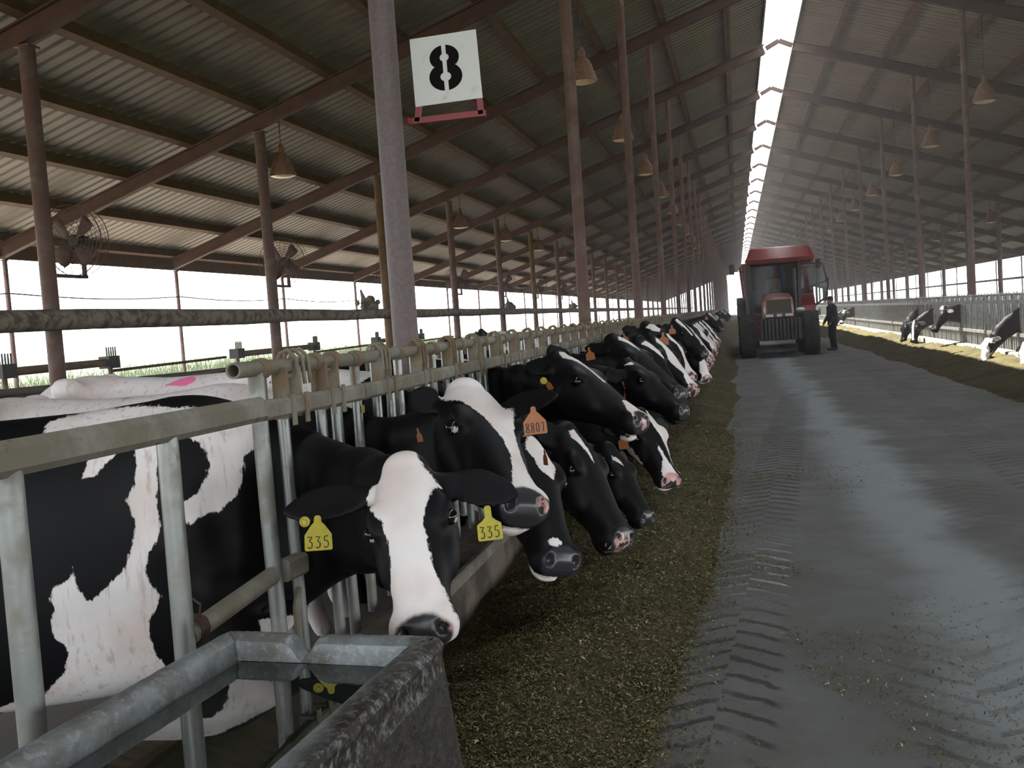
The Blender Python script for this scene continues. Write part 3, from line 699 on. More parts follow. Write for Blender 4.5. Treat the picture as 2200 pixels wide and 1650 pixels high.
# ------------------------------------------------------------------ smooth organic bodies: a distance field turned into one mesh
def axis_pts(lo, hi, flo, fhi, fine, coarse):
    """grid line positions: fine between flo and fhi, coarse elsewhere"""
    out = [lo]; x = lo
    while x < hi:
        d = 0.0 if flo <= x <= fhi else min(abs(x - flo), abs(x - fhi))
        x += min(coarse, fine + d * 0.35); out.append(x)
    return np.array(out, dtype=np.float32)
class Field:
    def __init__(s, xs, ys, zs):
        s.ax = (xs, ys, zs); s.F = np.full((len(xs), len(ys), len(zs)), 0.6, dtype=np.float32)
    def op(s, fn, lo, hi, k=0.03, mode='add'):
        m = k + 0.05; sl = []
        for a, l, h in zip(s.ax, lo, hi):
            i0, i1 = np.searchsorted(a, l - m), np.searchsorted(a, h + m)
            if i1 <= i0: return
            sl.append(slice(max(i0 - 1, 0), i1 + 1))
        sl = tuple(sl)
        X, Y, Z = np.meshgrid(*[a[q] for a, q in zip(s.ax, sl)], indexing='ij')
        d = fn(X, Y, Z).astype(np.float32); A = s.F[sl]
        if mode == 'add':
            h = np.clip(0.5 + 0.5 * (d - A) / k, 0, 1); s.F[sl] = d * (1 - h) + A * h - k * h * (1 - h)
        else:
            d = -d; h = np.clip(0.5 - 0.5 * (d - A) / k, 0, 1); s.F[sl] = d * (1 - h) + A * h + k * h * (1 - h)
    def cone(s, a, b, ra, rb, k=0.03):
        a, b = np.array(a, float), np.array(b, float); ab = b - a; L2 = max(float(ab @ ab), 1e-9)
        def fn(X, Y, Z):
            t = np.clip(((X - a[0]) * ab[0] + (Y - a[1]) * ab[1] + (Z - a[2]) * ab[2]) / L2, 0, 1)
            return np.sqrt((X - a[0] - t * ab[0]) ** 2 + (Y - a[1] - t * ab[1]) ** 2 + (Z - a[2] - t * ab[2]) ** 2) - (ra + (rb - ra) * t)
        r = max(ra, rb); s.op(fn, np.minimum(a, b) - r, np.maximum(a, b) + r, k)
    def chain(s, P, R_, k=0.03):
        for i in range(len(P) - 1): s.cone(P[i], P[i + 1], R_[i], R_[i + 1], k)
    def ell(s, c, r, B=None, k=0.03, mode='add'):
        c = np.array(c, float); r = np.array(r, float); B = np.eye(3) if B is None else np.array(B, float)   # rows of B: the ellipsoid's axes
        def fn(X, Y, Z):
            D = [X - c[0], Y - c[1], Z - c[2]]
            q = [(B[i, 0] * D[0] + B[i, 1] * D[1] + B[i, 2] * D[2]) / r[i] for i in range(3)]
            k0 = np.sqrt(q[0] ** 2 + q[1] ** 2 + q[2] ** 2)
            k1 = np.sqrt((q[0] / r[0]) ** 2 + (q[1] / r[1]) ** 2 + (q[2] / r[2]) ** 2)
            return k0 * (k0 - 1) / np.maximum(k1, 1e-6)
        R_ = max(r); s.op(fn, c - R_, c + R_, k, mode)
    def mesh(s, iso=0.0, relax=1):
        F = s.F; S = F < iso; xs, ys, zs = s.ax
        n = np.array(F.shape) - 1
        cnt = np.zeros(n, dtype=np.int8)
        for dx in (0, 1):
            for dy in (0, 1):
                for dz in (0, 1): cnt += S[dx:n[0] + dx, dy:n[1] + dy, dz:n[2] + dz]
        act = (cnt > 0) & (cnt < 8)
        I, J, K = np.nonzero(act); N = len(I)
        idx = -np.ones(n, dtype=np.int64); idx[I, J, K] = np.arange(N)
        P = np.zeros((N, 3)); W = np.zeros(N)
        for ax in range(3):
            o = [(0, 0), (0, 1), (1, 0), (1, 1)]
            for p, q in o:
                a = [0, 0, 0]; oth = [i for i in range(3) if i != ax]; a[oth[0]] = p; a[oth[1]] = q
                b = list(a); b[ax] = 1
                fa = F[I + a[0], J + a[1], K + a[2]]; fb = F[I + b[0], J + b[1], K + b[2]]
                m_ = (fa < iso) != (fb < iso)
                t = np.where(m_, (iso - fa) / np.where(np.abs(fb - fa) < 1e-9, 1, fb - fa), 0)
                pa = np.c_[xs[I + a[0]], ys[J + a[1]], zs[K + a[2]]]; pb = np.c_[xs[I + b[0]], ys[J + b[1]], zs[K + b[2]]]
                P += np.where(m_[:, None], pa + (pb - pa) * t[:, None], 0); W += m_
        P /= W[:, None]
        Q = []
        for ax in range(3):
            u, v_ = [(1, 2), (2, 0), (0, 1)][ax]
            sh = [slice(None)] * 3; sh2 = [slice(None)] * 3
            sh[ax] = slice(0, -1); sh2[ax] = slice(1, None)
            A, B_ = S[tuple(sh)], S[tuple(sh2)]
            c = A != B_
            i, j, k = np.nonzero(c); g = [i, j, k]
            ok = (g[u] > 0) & (g[v_] > 0) & (g[u] < F.shape[u] - 1) & (g[v_] < F.shape[v_] - 1)
            g = [q[ok] for q in g]; flip = A[tuple(g)]
            def cell(du, dv):
                h = [q.copy() for q in g]; h[u] += du; h[v_] += dv; return idx[tuple(h)]
            c0, c1, c2, c3 = cell(-1, -1), cell(0, -1), cell(0, 0), cell(-1, 0)
            q1 = np.stack([c0, c1, c2, c3], 1); q2 = q1[:, ::-1]
            Q.append(np.where(flip[:, None], q1, q2))
        Q = np.concatenate(Q)
        for _ in range(relax):
            acc = np.zeros_like(P); w_ = np.zeros(N)
            for a, b in ((0, 1), (1, 2), (2, 3), (3, 0)):
                np.add.at(acc, Q[:, a], P[Q[:, b]]); np.add.at(w_, Q[:, a], 1); np.add.at(acc, Q[:, b], P[Q[:, a]]); np.add.at(w_, Q[:, b], 1)
            P = P * 0.45 + 0.55 * acc / np.maximum(w_, 1)[:, None]
        return P, Q
def np_mesh(name, P, Q, mat, parent=None, attrs=None):
    me = bpy.data.meshes.new(name)
    me.vertices.add(len(P)); me.vertices.foreach_set('co', P.astype(np.float32).ravel())
    me.loops.add(Q.size); me.loops.foreach_set('vertex_index', Q.astype(np.int32).ravel())
    me.polygons.add(len(Q)); me.polygons.foreach_set('loop_start', np.arange(0, Q.size, 4, dtype=np.int32))
    me.update(calc_edges=True); me.validate()
    me.polygons.foreach_set('use_smooth', [True] * len(me.polygons))
    for k, a in (attrs or {}).items():
        at_ = me.attributes.new(k, 'FLOAT', 'POINT'); at_.data.foreach_set('value', a.astype(np.float32))
    me.materials.append(mat)
    o = bpy.data.objects.new(name, me); COL.objects.link(o)
    if parent is not None: o.parent = parent
    return o
def poly_sd(poly, x, y):
    """signed distance to a polygon, positive inside"""
    p = np.array(poly, float); n = len(p); d = np.full(x.shape, 1e9); ins = np.zeros(x.shape, bool)
    for i in range(n):
        a, b = p[i], p[(i + 1) % n]; e = b - a
        t = np.clip(((x - a[0]) * e[0] + (y - a[1]) * e[1]) / max(e @ e, 1e-12), 0, 1)
        d = np.minimum(d, np.hypot(x - a[0] - t * e[0], y - a[1] - t * e[1]))
        c = ((a[1] > y) != (b[1] > y)) & (x < (b[0] - a[0]) * (y - a[1]) / (b[1] - a[1] + 1e-12) + a[0])
        ins ^= c
    return np.where(ins, d, -d)
def wob(P, seed, freq, oct_=3):
    r = np.random.default_rng(seed); out = np.zeros(len(P))
    for o in range(oct_):
        for _ in range(5):
            kv = r.normal(0, 1, 3); kv *= freq * 1.9 ** o / np.linalg.norm(kv); out += np.sin(P @ kv + r.uniform(0, 6.28)) * 0.55 ** o / 2.2
    return out
def hide_mat():
    t = NT('cow_hide'); o = t.obj()
    fur = t.noise(55, 3, 0.7, vec=t.map(o, (1, 1, 0.35))); fur2 = t.noise(14, 4, 0.6, vec=o)
    p = t.m('ADD', t.attr('patch'), t.m('MULTIPLY', t.m('SUBTRACT', fur, 0.5), 0.030))
    p = t.m('ADD', p, t.m('MULTIPLY', t.m('SUBTRACT', fur2, 0.5), 0.022))
    f = t.ramp(p, -0.0035, 0.0035)
    white = t.mix(t.ramp(t.noise(3.5, 4, vec=o), 0.35, 0.7), (0.66, 0.635, 0.63), (0.57, 0.50, 0.475))
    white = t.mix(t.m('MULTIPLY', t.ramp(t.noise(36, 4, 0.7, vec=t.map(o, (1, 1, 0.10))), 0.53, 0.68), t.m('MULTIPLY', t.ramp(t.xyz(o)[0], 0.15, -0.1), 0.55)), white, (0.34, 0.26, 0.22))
    black = t.mix(fur2, (0.0032, 0.0034, 0.0043), (0.0055, 0.0053, 0.006))
    col = t.mix(f, black, white)
    col = t.mix(t.m('MULTIPLY', t.ramp(t.attr('mark'), -0.004, 0.004), 0.9), col, (0.75, 0.12, 0.30))
    col = t.mix(t.m('MULTIPLY', t.ramp(t.attr('chalk'), -0.01, 0.01), t.ramp(fur, 0.35, 0.5)), col, (0.42, 0.15, 0.10))
    pink = t.mix(t.ramp(t.noise(20, 3, vec=o), 0.47, 0.53), (0.03, 0.03, 0.033), (0.50, 0.28, 0.26))
    pk_ = t.mix(t.ramp(t.attr('pink'), -0.01, 0.01), (0.028, 0.028, 0.032), pink)
    nz = t.ramp(t.m('ADD', t.attr('nose'), t.m('MULTIPLY', t.m('SUBTRACT', fur2, 0.5), 0.02)), -0.006, 0.006)
    col = t.mix(nz, col, pk_)
    t.bump(t.m('ADD', t.m('MULTIPLY', fur, 0.6), fur2), 0.12, 0.006)
    
    return t.out(col, t.m('SUBTRACT', 0.55, t.m('MULTIPLY', nz, 0.25)), 0.0, t.m('ADD', 0.13, t.m('MULTIPLY', nz, 0.3)))
M['hide'] = hide_mat()
# head in its own axes, in head lengths: u from poll to muzzle, v sideways, w out of the face
HU = np.array([-0.06, 0.0, 0.08, 0.18, 0.30, 0.38, 0.50, 0.62, 0.74, 0.84, 0.92, 0.97, 1.0])
HA = np.array([0.06, 0.115, 0.160, 0.190, 0.222, 0.225, 0.190, 0.160, 0.142, 0.150, 0.160, 0.150, 0.10])
HF = np.array([0.0, 0.055, 0.085, 0.100, 0.100, 0.095, 0.085, 0.075, 0.062, 0.060, 0.050, 0.025, -0.02])
HB = np.array([-0.08, -0.14, -0.21, -0.28, -0.335, -0.345, -0.31, -0.25, -0.21, -0.20, -0.19, -0.17, -0.10])
def cow_mesh(sp):
    """sp: poll, muz (local points), face (hint), ears (tips), skew, drop ... -> object and head frame"""
    poll, muz = np.array(sp['poll'], float), np.array(sp['muz'], float)
    L = float(np.linalg.norm(muz - poll)); eu = (muz - poll) / L
    ew = np.array(sp['face'], float); ew -= eu * (ew @ eu); ew /= np.linalg.norm(ew); ev = np.cross(ew, eu)
    B = np.stack([eu, ev, ew])
    H = lambda u, v, w: poll + L * (u * eu + v * ev + w * ew)
    sk = sp.get('skew', 0.0); fine, coarse = sp.get('res', (0.0085, 0.03)); hs = sp.get('hs', 1.0)
    fw = sp.get('fw', 0.0)
    yb = lambda x: -sk * np.maximum(-x + fw - 0.35, 0)
    # grid, fine round the head
    tips = [np.array(t, float) for t in sp['ears']]
    hp = np.array([H(-0.1, 0, 0), H(1.02, 0.15, 0), H(1.02, -0.15, 0), H(0.4, 0.25, -0.35), H(0.4, -0.25, -0.35)] + tips); hlo, hhi = hp.min(0) - 0.03, hp.max(0) + 0.03
    lo = np.minimum(hlo, (-2.55, yb(-2.4) - 0.42, -0.02)) - 0.03; hi = np.maximum(hhi, (0.0, 0.42, 1.48)) + 0.03
    lo[1] = min(lo[1], -0.45); hi[1] = max(hi[1], yb(-2.4) + 0.42)
    Fd = Field(*[axis_pts(lo[i], hi[i], hlo[i], hhi[i], fine, coarse) for i in range(3)])
    # trunk
    TX = np.array([-2.42, -2.33, -2.20, -2.0, -1.75, -1.45, -1.1, -0.82, -0.60, -0.44, -0.36]) + fw
    TT = np.array([1.20, 1.29, 1.37, 1.41, 1.39, 1.37, 1.38, 1.41, 1.37, 1.25, 1.10]) * hs
    TB = sp.get('drop', 0.0) + np.array([1.05, 0.92, 0.78, 0.68, 0.58, 0.52, 0.53, 0.56, 0.60, 0.70, 0.88]) * (0.3 + 0.7 * hs)
    TW = np.array([0.07, 0.16, 0.215, 0.24, 0.262, 0.278, 0.268, 0.24, 0.21, 0.16, 0.08]) * sp.get('fat', 1.0)
    def trunk(X, Y, Z):
        a = np.interp(X, TX, TW); t_ = np.interp(X, TX, TT); b_ = np.interp(X, TX, TB)
        c, h = (t_ + b_) / 2, (t_ - b_) / 2
        zz = (Z - c) / h
        aa = a * (1 - 0.16 * np.clip(zz, 0, 1) ** 2)
        q = (np.abs((Y - yb(X)) / aa) ** 2.3 + np.abs(zz) ** 2.5) ** (1 / 2.4)
        d = (q - 1) * np.minimum(a, h) * 0.8
        return np.maximum(np.maximum(d, X + 0.36 - fw), -2.42 + fw - X)
    Fd.op(trunk, (-2.44, lo[1], 0.05), (-0.34 + fw, hi[1], 1.45), 0.06)
    for s_ in (-1, 1):
        Fd.ell((-1.98 + fw, yb(-1.98 + fw) + 0.21 * s_, 1.35 * hs), (0.09, 0.055, 0.06), k=0.09); Fd.ell((-2.33 + fw, yb(-2.33 + fw) + 0.13 * s_, 1.22 * hs), (0.07, 0.05, 0.06), k=0.08)
        Fd.ell((-0.78 + fw, yb(-0.78 + fw) + 0.17 * s_, 1.05), (0.16, 0.09, 0.26), k=0.10)
        Fd.ell((-2.1 + fw, yb(-2.1 + fw) + 0.165 * s_, 0.98), (0.20, 0.11, 0.30), k=0.10)
        y = yb(-0.7 + fw) + 0.17 * s_
        Fd.chain([(-0.70 + fw, y, 0.85), (-0.62 + fw, y, 0.66), (-0.60 + fw, y, 0.40), (-0.60 + fw, y, 0.14), (-0.55 + fw, y, 0.03)], [0.13, 0.085, 0.058, 0.045, 0.058], 0.05)
        y = yb(-2.1 + fw) + 0.17 * s_
        Fd.chain([(-2.05 + fw, y, 0.90), (-1.98 + fw, y, 0.72), (-2.24 + fw, y, 0.47), (-2.20 + fw, y, 0.15), (-2.14 + fw, y, 0.03)], [0.17, 0.125, 0.062, 0.048, 0.06], 0.05)
    Fd.ell((-1.85 + fw, yb(-1.85 + fw), 0.62), (0.24, 0.19, 0.17), k=0.07)
    Fd.chain([(-2.38 + fw, yb(-2.38 + fw), 1.24), (-2.46 + fw, yb(-2.4 + fw), 1.0), (-2.47 + fw, yb(-2.4 + fw), 0.55), (-2.46 + fw, yb(-2.4 + fw), 0.40)], [0.035, 0.025, 0.022, 0.05], 0.03)
    # neck: crest and throat lines through the fence opening
    S1, S2 = np.array([-0.72 + fw, yb(-0.7 + fw), 1.16 * hs]), np.array([-0.58 + fw, yb(-0.6 + fw), (0.92 + 0.8 * sp.get('drop', 0.0)) * hs])
    H1, H2 = H(0.12, 0, -0.16), H(0.30, 0, -0.24)
    zf = sp.get('zf', 0.5 * (1.15 + H1[2])); gap = sp.get('gap', 0.13)
    if 'gap' not in sp: zf = min(max(zf, 0.93), 1.07)
    yf = sp.get('yf', 0.012); xf = sp.get('xf', 0.02)
    N1, N2 = np.array([xf, yf, zf + gap]), np.array([xf + 0.02, yf, zf - gap])
    def spl(a, m_, b, n=7):
        t = np.linspace(0, 1, n)[:, None]; c = 2 * m_ - 0.5 * (a + b); return list((1 - t) ** 2 * a + 2 * t * (1 - t) * c + t * t * b)
    nr = sp.get('nr', 0.64)
    P1 = spl(S1, N1, H1); R1 = np.interp(np.linspace(0, 1, 7), [0, 0.3, 0.45, 0.6, 1], [0.22, 0.165, 0.135 * nr, 0.135 * nr, 0.17 * L])
    P2 = spl(S2, N2, H2); R2 = np.interp(np.linspace(0, 1, 7), [0, 0.3, 0.45, 0.6, 1], [0.22, 0.165, 0.135 * nr, 0.145 * nr, 0.15 * L])
    Fd.chain(P1, R1, 0.08); Fd.chain(P2, R2, 0.08)
    PM = [(a + b) / 2 for a, b in zip(P1, P2)]; Fd.chain(PM, (R1 + R2) / 2 * 0.85, 0.06)
    # head
    def hc(X, Y, Z):
        D = [(X - poll[0]) / L, (Y - poll[1]) / L, (Z - poll[2]) / L]
        return [B[i, 0] * D[0] + B[i, 1] * D[1] + B[i, 2] * D[2] for i in range(3)]
    def head(X, Y, Z):
        u, v, w = hc(X, Y, Z)
        a = np.interp(u, HU, HA); f_ = np.interp(u, HU, HF); b_ = np.interp(u, HU, HB)
        c, h = (f_ + b_) / 2, (f_ - b_) / 2; zz = (w - c) / h
        # the skull narrows towards the jaw, the face is flat
        aa = a * np.where(zz < 0, 1 - 0.30 * np.clip(-zz, 0, 1) ** 1.5, 1 - 0.10 * np.clip(zz, 0, 1) ** 2)
        q = (np.abs(v / aa) ** 2.5 + np.abs(zz) ** 2.6) ** (1 / 2.55)
        return np.maximum(np.maximum((q - 1) * np.minimum(a, h) * 0.85, (u - 1.0)), -0.06 - u) * L
    Fd.op(head, hp.min(0) - 0.12, hp.max(0) + 0.12, 0.035)
    E = lambda c, r, k=0.02, mode='add': Fd.ell(H(*c), np.array(r) * L, B, k, mode)
    E((0.0, 0, 0.0), (0.075, 0.105, 0.085), 0.03)
    for s_ in (-1, 1):
        E((0.335, 0.170 * s_, 0.055), (0.085, 0.045, 0.032), 0.045)          # brow
        E((0.375, 0.226 * s_, 0.005), (0.062, 0.020, 0.045), 0.012, 'sub')  # eye socket
        E((0.90, 0.105 * s_, -0.03), (0.075, 0.060, 0.075), 0.025)          # muzzle wings
        E((0.955, 0.092 * s_, 0.012), (0.032, 0.026, 0.040), 0.012, 'sub')  # nostril
        E((0.50, 0.165 * s_, -0.10), (0.14, 0.045, 0.08), 0.03)
        # ear
        tip = tips[0 if s_ < 0 else 1]; root = H(0.10, 0.155 * s_, -0.07)
        d = tip - root; le = np.linalg.norm(d); d /= le
        nrm = ew * 0.8 + np.array(sp.get('earn', (-0.1, -0.6, -0.1))); nrm = nrm - d * (nrm @ d); nrm /= np.linalg.norm(nrm); tt = np.cross(nrm, d)
        Wd = sp.get('earw', 0.078)
        SU = np.array([-0.05, 0.0, 0.15, 0.35, 0.55, 0.75, 0.9, 1.0]); SW = np.array([0.3, 0.42, 0.62, 0.92, 1.0, 0.86, 0.55, 0.18]) * Wd
        def ear(X, Y, Z):
            D = [X - root[0], Y - root[1], Z - root[2]]
            q_ = [D[0] * e[0] + D[1] * e[1] + D[2] * e[2] for e in (d, tt, nrm)]
            a = np.interp(q_[0] / le, SU, SW); th = np.interp(q_[0] / le, [0, 0.25, 1], [0.036, 0.015, 0.010])
            cup = np.interp(q_[0] / le, [0, 0.4, 1], [2.0, 3.2, 1.5])
            q = np.sqrt((q_[1] / a) ** 2 + ((q_[2] - cup * q_[1] ** 2) / th) ** 2)
            return np.maximum((q - 1) * th, np.maximum(q_[0] - le, -q_[0] - 0.02))
        Fd.op(ear, np.minimum(root, tip) - 0.10, np.maximum(root, tip) + 0.10, 0.018)
    E((0.885, 0, -0.165), (0.085, 0.085, 0.055), 0.03)                      # chin
    op_ = sp.get('mouth', 0.012)
    E((0.955, 0, -0.125), (0.085, 0.15, op_), 0.012, 'sub')
    P, Q = Fd.mesh(relax=2)
    # the neck is pressed in where it passes between the two fence tubes
    pc_, pl_ = sp.get('press', (0.015, 0.102))
    wx = np.clip((0.17 - np.abs(P[:, 0] + 0.025)) / 0.09, 0, 1); wx = wx * wx * (3 - 2 * wx)
    dy_ = P[:, 1] - pc_; sq = pl_ * np.tanh(dy_ / pl_ * 1.12)
    okp = (P[:, 2] > 0.55) & (np.abs(dy_) < 0.36) & (P[:, 0] < 0.15)
    P[:, 1] = np.where(okp, P[:, 1] + (sq - dy_) * wx, P[:, 1])
    if sp.get('side_px'):     # flank markings outlined in the photograph, carried onto this flank
        from mathutils.bvhtree import BVHTree
        tree = BVHTree.FromPolygons([Vector(p) for p in P.tolist()], Q.tolist())
        eye = sp['Mi'] @ Vector((0, 0, CAM_H)); sp['side'] = []
        for poly in sp['side_px']:
            dense = [(a[0] + (b[0] - a[0]) * t_, a[1] + (b[1] - a[1]) * t_) for a, b in zip(poly, poly[1:] + poly[:1]) for t_ in (0, 0.5)]
            out = []
            for x, y in dense:
                d = sp['Mi'].to_3x3() @ Vector(CAM_R @ np.array([x - 1100.0, y - 825.0, CAM_F]))
                hit = tree.ray_cast(eye, d.normalized())[0]
                if hit is None or hit.x > 0.2:
                    k_ = (sp['y_plane'] - eye.y + sk * (eye.x - 0.0)) / (d.y - sk * d.x); hit = eye + d * k_
                out.append((hit.x, hit.z))
            sp['side'].append(out)
    # markings
    u, v, w = hc(P[:, 0], P[:, 1], P[:, 2])
    near = (u > -0.25) & (u < 1.1) & (np.abs(v) < 0.33) & (w > -0.5)
    wm = (np.interp(u, HU, HF) + np.interp(u, HU, HB)) / 2
    patch = np.full(len(P), -0.2)
    if sp.get('body'):
        seed, thr, fr = sp['body']; nb = (wob(P * np.array([1, 1, 0.8]), seed, fr) - thr) * 0.22
        patch = np.where(P[:, 0] < -0.25, nb, np.minimum(nb, -0.1 - 0.3 * (P[:, 0] + 0.25)))
    side = P[:, 1] - yb(P[:, 0])
    for poly in sp.get('side', []):
        val = np.where(P[:, 0] < 0.25, poly_sd(poly, P[:, 0], P[:, 2]), -1); val = np.where(side < 0.06, val, -1)
        patch = np.maximum(patch, val)
    for poly in sp.get('side_black', []):
        val = np.where(side < 0.06, -poly_sd(poly, P[:, 0], P[:, 2]), 1); patch = np.minimum(patch, val)
    for z0, x0, x1 in sp.get('top', []):
        patch = np.maximum(patch, np.minimum(np.minimum(P[:, 2] - z0, P[:, 0] - x0), x1 - P[:, 0]))
    for poly in sp.get('blaze', []):
        val = np.minimum(poly_sd(poly, v, u) * L, (w - wm) * L * 0.6 + 0.02); patch = np.where(near, np.maximum(patch, np.where(near, val, -1)), patch)
    for (cu, cv, cw, ru, rv, rw) in sp.get('spots', []):      # soft ellipsoidal white spots on the head
        q = np.sqrt(((u - cu) / ru) ** 2 + ((v - cv) / rv) ** 2 + ((w - cw) / rw) ** 2)
        patch = np.maximum(patch, np.where(near, (1 - q) * min(ru, rv, rw) * L, -1))
    q = np.sqrt(((u - 0.985) / 0.125) ** 2 + (v / 0.142) ** 2 + ((w + 0.0) / 0.105) ** 2); nose = np.where(near & (u > 0.7), (1 - q) * 0.1 * L, -0.2)
    pc = sp.get('pink', [])
    pink = np.full(len(P), -0.2)
    for (cu, cv, cw, r) in pc: pink = np.maximum(pink, np.where(near, (r - np.sqrt((u - cu) ** 2 + (v - cv) ** 2 + (w - cw) ** 2)) * L, -1))
    mark = np.full(len(P), -0.2)
    for poly in sp.get('mark', []): mark = np.maximum(mark, np.where(side < 0.08, poly_sd(poly, P[:, 0], P[:, 2]), -0.2))
    chalk = np.full(len(P), -0.2)
    for poly in sp.get('chalk', []): chalk = np.maximum(chalk, np.where(side < 0.08, poly_sd(poly, P[:, 0], P[:, 2]), -0.2))
    return P, Q, dict(patch=patch, nose=nose, pink=pink, mark=mark, chalk=chalk), H, L, B
def strokes(txt):
    G = {'3': [[(0.1, 0.95), (0.75, 0.95), (0.35, 0.58), (0.75, 0.45), (0.72, 0.12), (0.4, 0.0), (0.08, 0.10)]],
         '5': [[(0.78, 0.97), (0.22, 0.95), (0.18, 0.58), (0.55, 0.60), (0.8, 0.42), (0.75, 0.12), (0.4, 0.0), (0.1, 0.08)]],
         '8': [[(0.5, 0.52), (0.16, 0.72), (0.2, 0.95), (0.72, 0.97), (0.78, 0.72), (0.5, 0.52), (0.14, 0.3), (0.16, 0.03), (0.75, 0.02), (0.82, 0.3), (0.5, 0.52)]],
         '0': [[(0.5, 1.0), (0.2, 0.85), (0.15, 0.3), (0.32, 0.02), (0.66, 0.02), (0.82, 0.35), (0.8, 0.8), (0.5, 1.0)]],
         '7': [[(0.15, 0.92), (0.82, 0.98), (0.68, 0.55), (0.6, 0.0)]]}
    return [G[c] for c in txt]
def ear_tag(parent, top, h, right, down, mat, txt=None, stud=False, wide=0.80, long_neck=0.26, label=None):
    """flat ear tag hanging from 'top' (local point); h its height; right/down unit vectors in its plane"""
    right, down = Vector(right).normalized(), Vector(down).normalized()
    up = -down; n = right.cross(up)
    top = Vector(top)
    poly = [(-0.10, 0.03), (-0.05, 0.08), (0.05, 0.08), (0.10, 0.03), (0.11, -long_neck), (0.20, -long_neck - 0.09), (wide / 2 - 0.03, -0.46), (wide / 2, -0.50), (wide / 2 + 0.01, -0.94), (wide / 2 - 0.03, -0.98), (-wide / 2 + 0.03, -0.98), (-wide / 2 - 0.01, -0.94), (-wide / 2, -0.50), (-wide / 2 + 0.03, -0.46), (-0.20, -long_neck - 0.09), (-0.11, -long_neck)]
    o = MB().prism([(x * h, y * h) for x, y in poly][::-1], top, right, up, 0.0025).build('ear_tag', mat, parent, smooth=False)
    if label: o['label'] = label
    b = MB(); b.lathe([(0.055 * h, -0.003), (0.055 * h, 0.004), (0.02 * h, 0.004), (0.02 * h, 0.006)], (0, 0, 0), 12)
    nv = n.normalized(); Rm = Matrix((right, up, nv)).transposed()
    b.v = [tuple(top + Rm @ Vector(p)) for p in b.v]; b.build('tag_button', mat, o)
    if txt:
        k = len(txt); cw = wide * 0.88 / k; tb = MB()
        for i, g in enumerate(strokes(txt)):
            for st in g:
                pts = [top + right * ((-wide * 0.44 + cw * (i + 0.10 + 0.8 * x)) * h) + up * ((-0.90 + 0.36 * y) * h) + nv * 0.0022 for x, y in st]
                tb.tube(pts, 0.0013 + 0.006 * h, 5)
        tb.build('tag_number', M['ink'], o)
    return o
def round_stud(parent, c, r, n, mat):
    n = Vector(n).normalized(); x = n.cross(Vector((0, 0, 1))).normalized(); y = n.cross(x); Rm = Matrix((x, y, n)).transposed()
    b = MB().lathe([(r, -0.003), (r, 0.003), (r * 0.72, 0.005), (r * 0.66, 0.002), (r * 0.4, 0.002), (r * 0.36, 0.008), (0.0, 0.009)], seg=20)
    b.v = [tuple(Vector(c) + Rm @ Vector(p)) for p in b.v]
    return b.build('ear_stud', mat, parent)
def make_cow(label, loc, sp, rz=0.0, group='cows at the herd headlocks', eyes_white=0):
    """sp points are in world metres when sp['world'] is set"""
    t = thing('cow', label, 'cow', loc, rz, group)
    Mi = (Matrix.Translation(loc) @ Matrix.Rotation(rz, 4, 'Z')).inverted()
    if sp.get('world', True):
        for k in ('poll', 'muz'): sp[k] = np.array(Mi @ Vector(sp[k]))
        if 'ears' in sp and sp['ears']: sp['ears'] = [None if e is None else np.array(Mi @ Vector(e)) for e in sp['ears']]
        sp['face'] = np.array(Mi.to_3x3() @ Vector(sp['face']))
    sp['Mi'] = Mi
    poll, muz = sp['poll'], sp['muz']; L = np.linalg.norm(muz - poll); eu = (muz - poll) / L
    ew = np.array(sp['face'], float); ew -= eu * (ew @ eu); ew /= np.linalg.norm(ew); ev = np.cross(ew, eu)
    ears = sp.get('ears') or [None, None]
    for i, s_ in enumerate((-1, 1)):
        if ears[i] is None:
            d = ev * s_ * 1.0 - eu * 0.05 - ew * 0.22 + np.array((0, 0, -0.12)); d /= np.linalg.norm(d)
            ears[i] = poll + L * (0.10 * eu + 0.155 * s_ * ev - 0.07 * ew) + d * 0.215
    # the tips may have been listed in either order: put each on its own side
    if (np.array(ears[0]) - poll) @ ev > (np.array(ears[1]) - poll) @ ev: ears = ears[::-1]
    sp['ears'] = ears
    P, Q, at_, H, L, B = cow_mesh(sp)
    body = np_mesh('body', P, Q, M['hide'], t, at_)
    for s_ in (-1, 1):
        c = H(0.372, 0.203 * s_, 0.006)
        e = MB().sphere(c, 0.044 * L, 14, 10).build('eye', M['eye'], t)
        if eyes_white:
            c2 = Vector(c) + (Vector(B[0] * 0.6 + B[1] * s_ * 0.45) + Vector((0.5, 0, 0))).normalized() * 0.0115 * L
            MB().sphere(tuple(c2), 0.0338 * L, 12, 8).build('eye_white', M['sclera'], t)
    return t, H, Mi
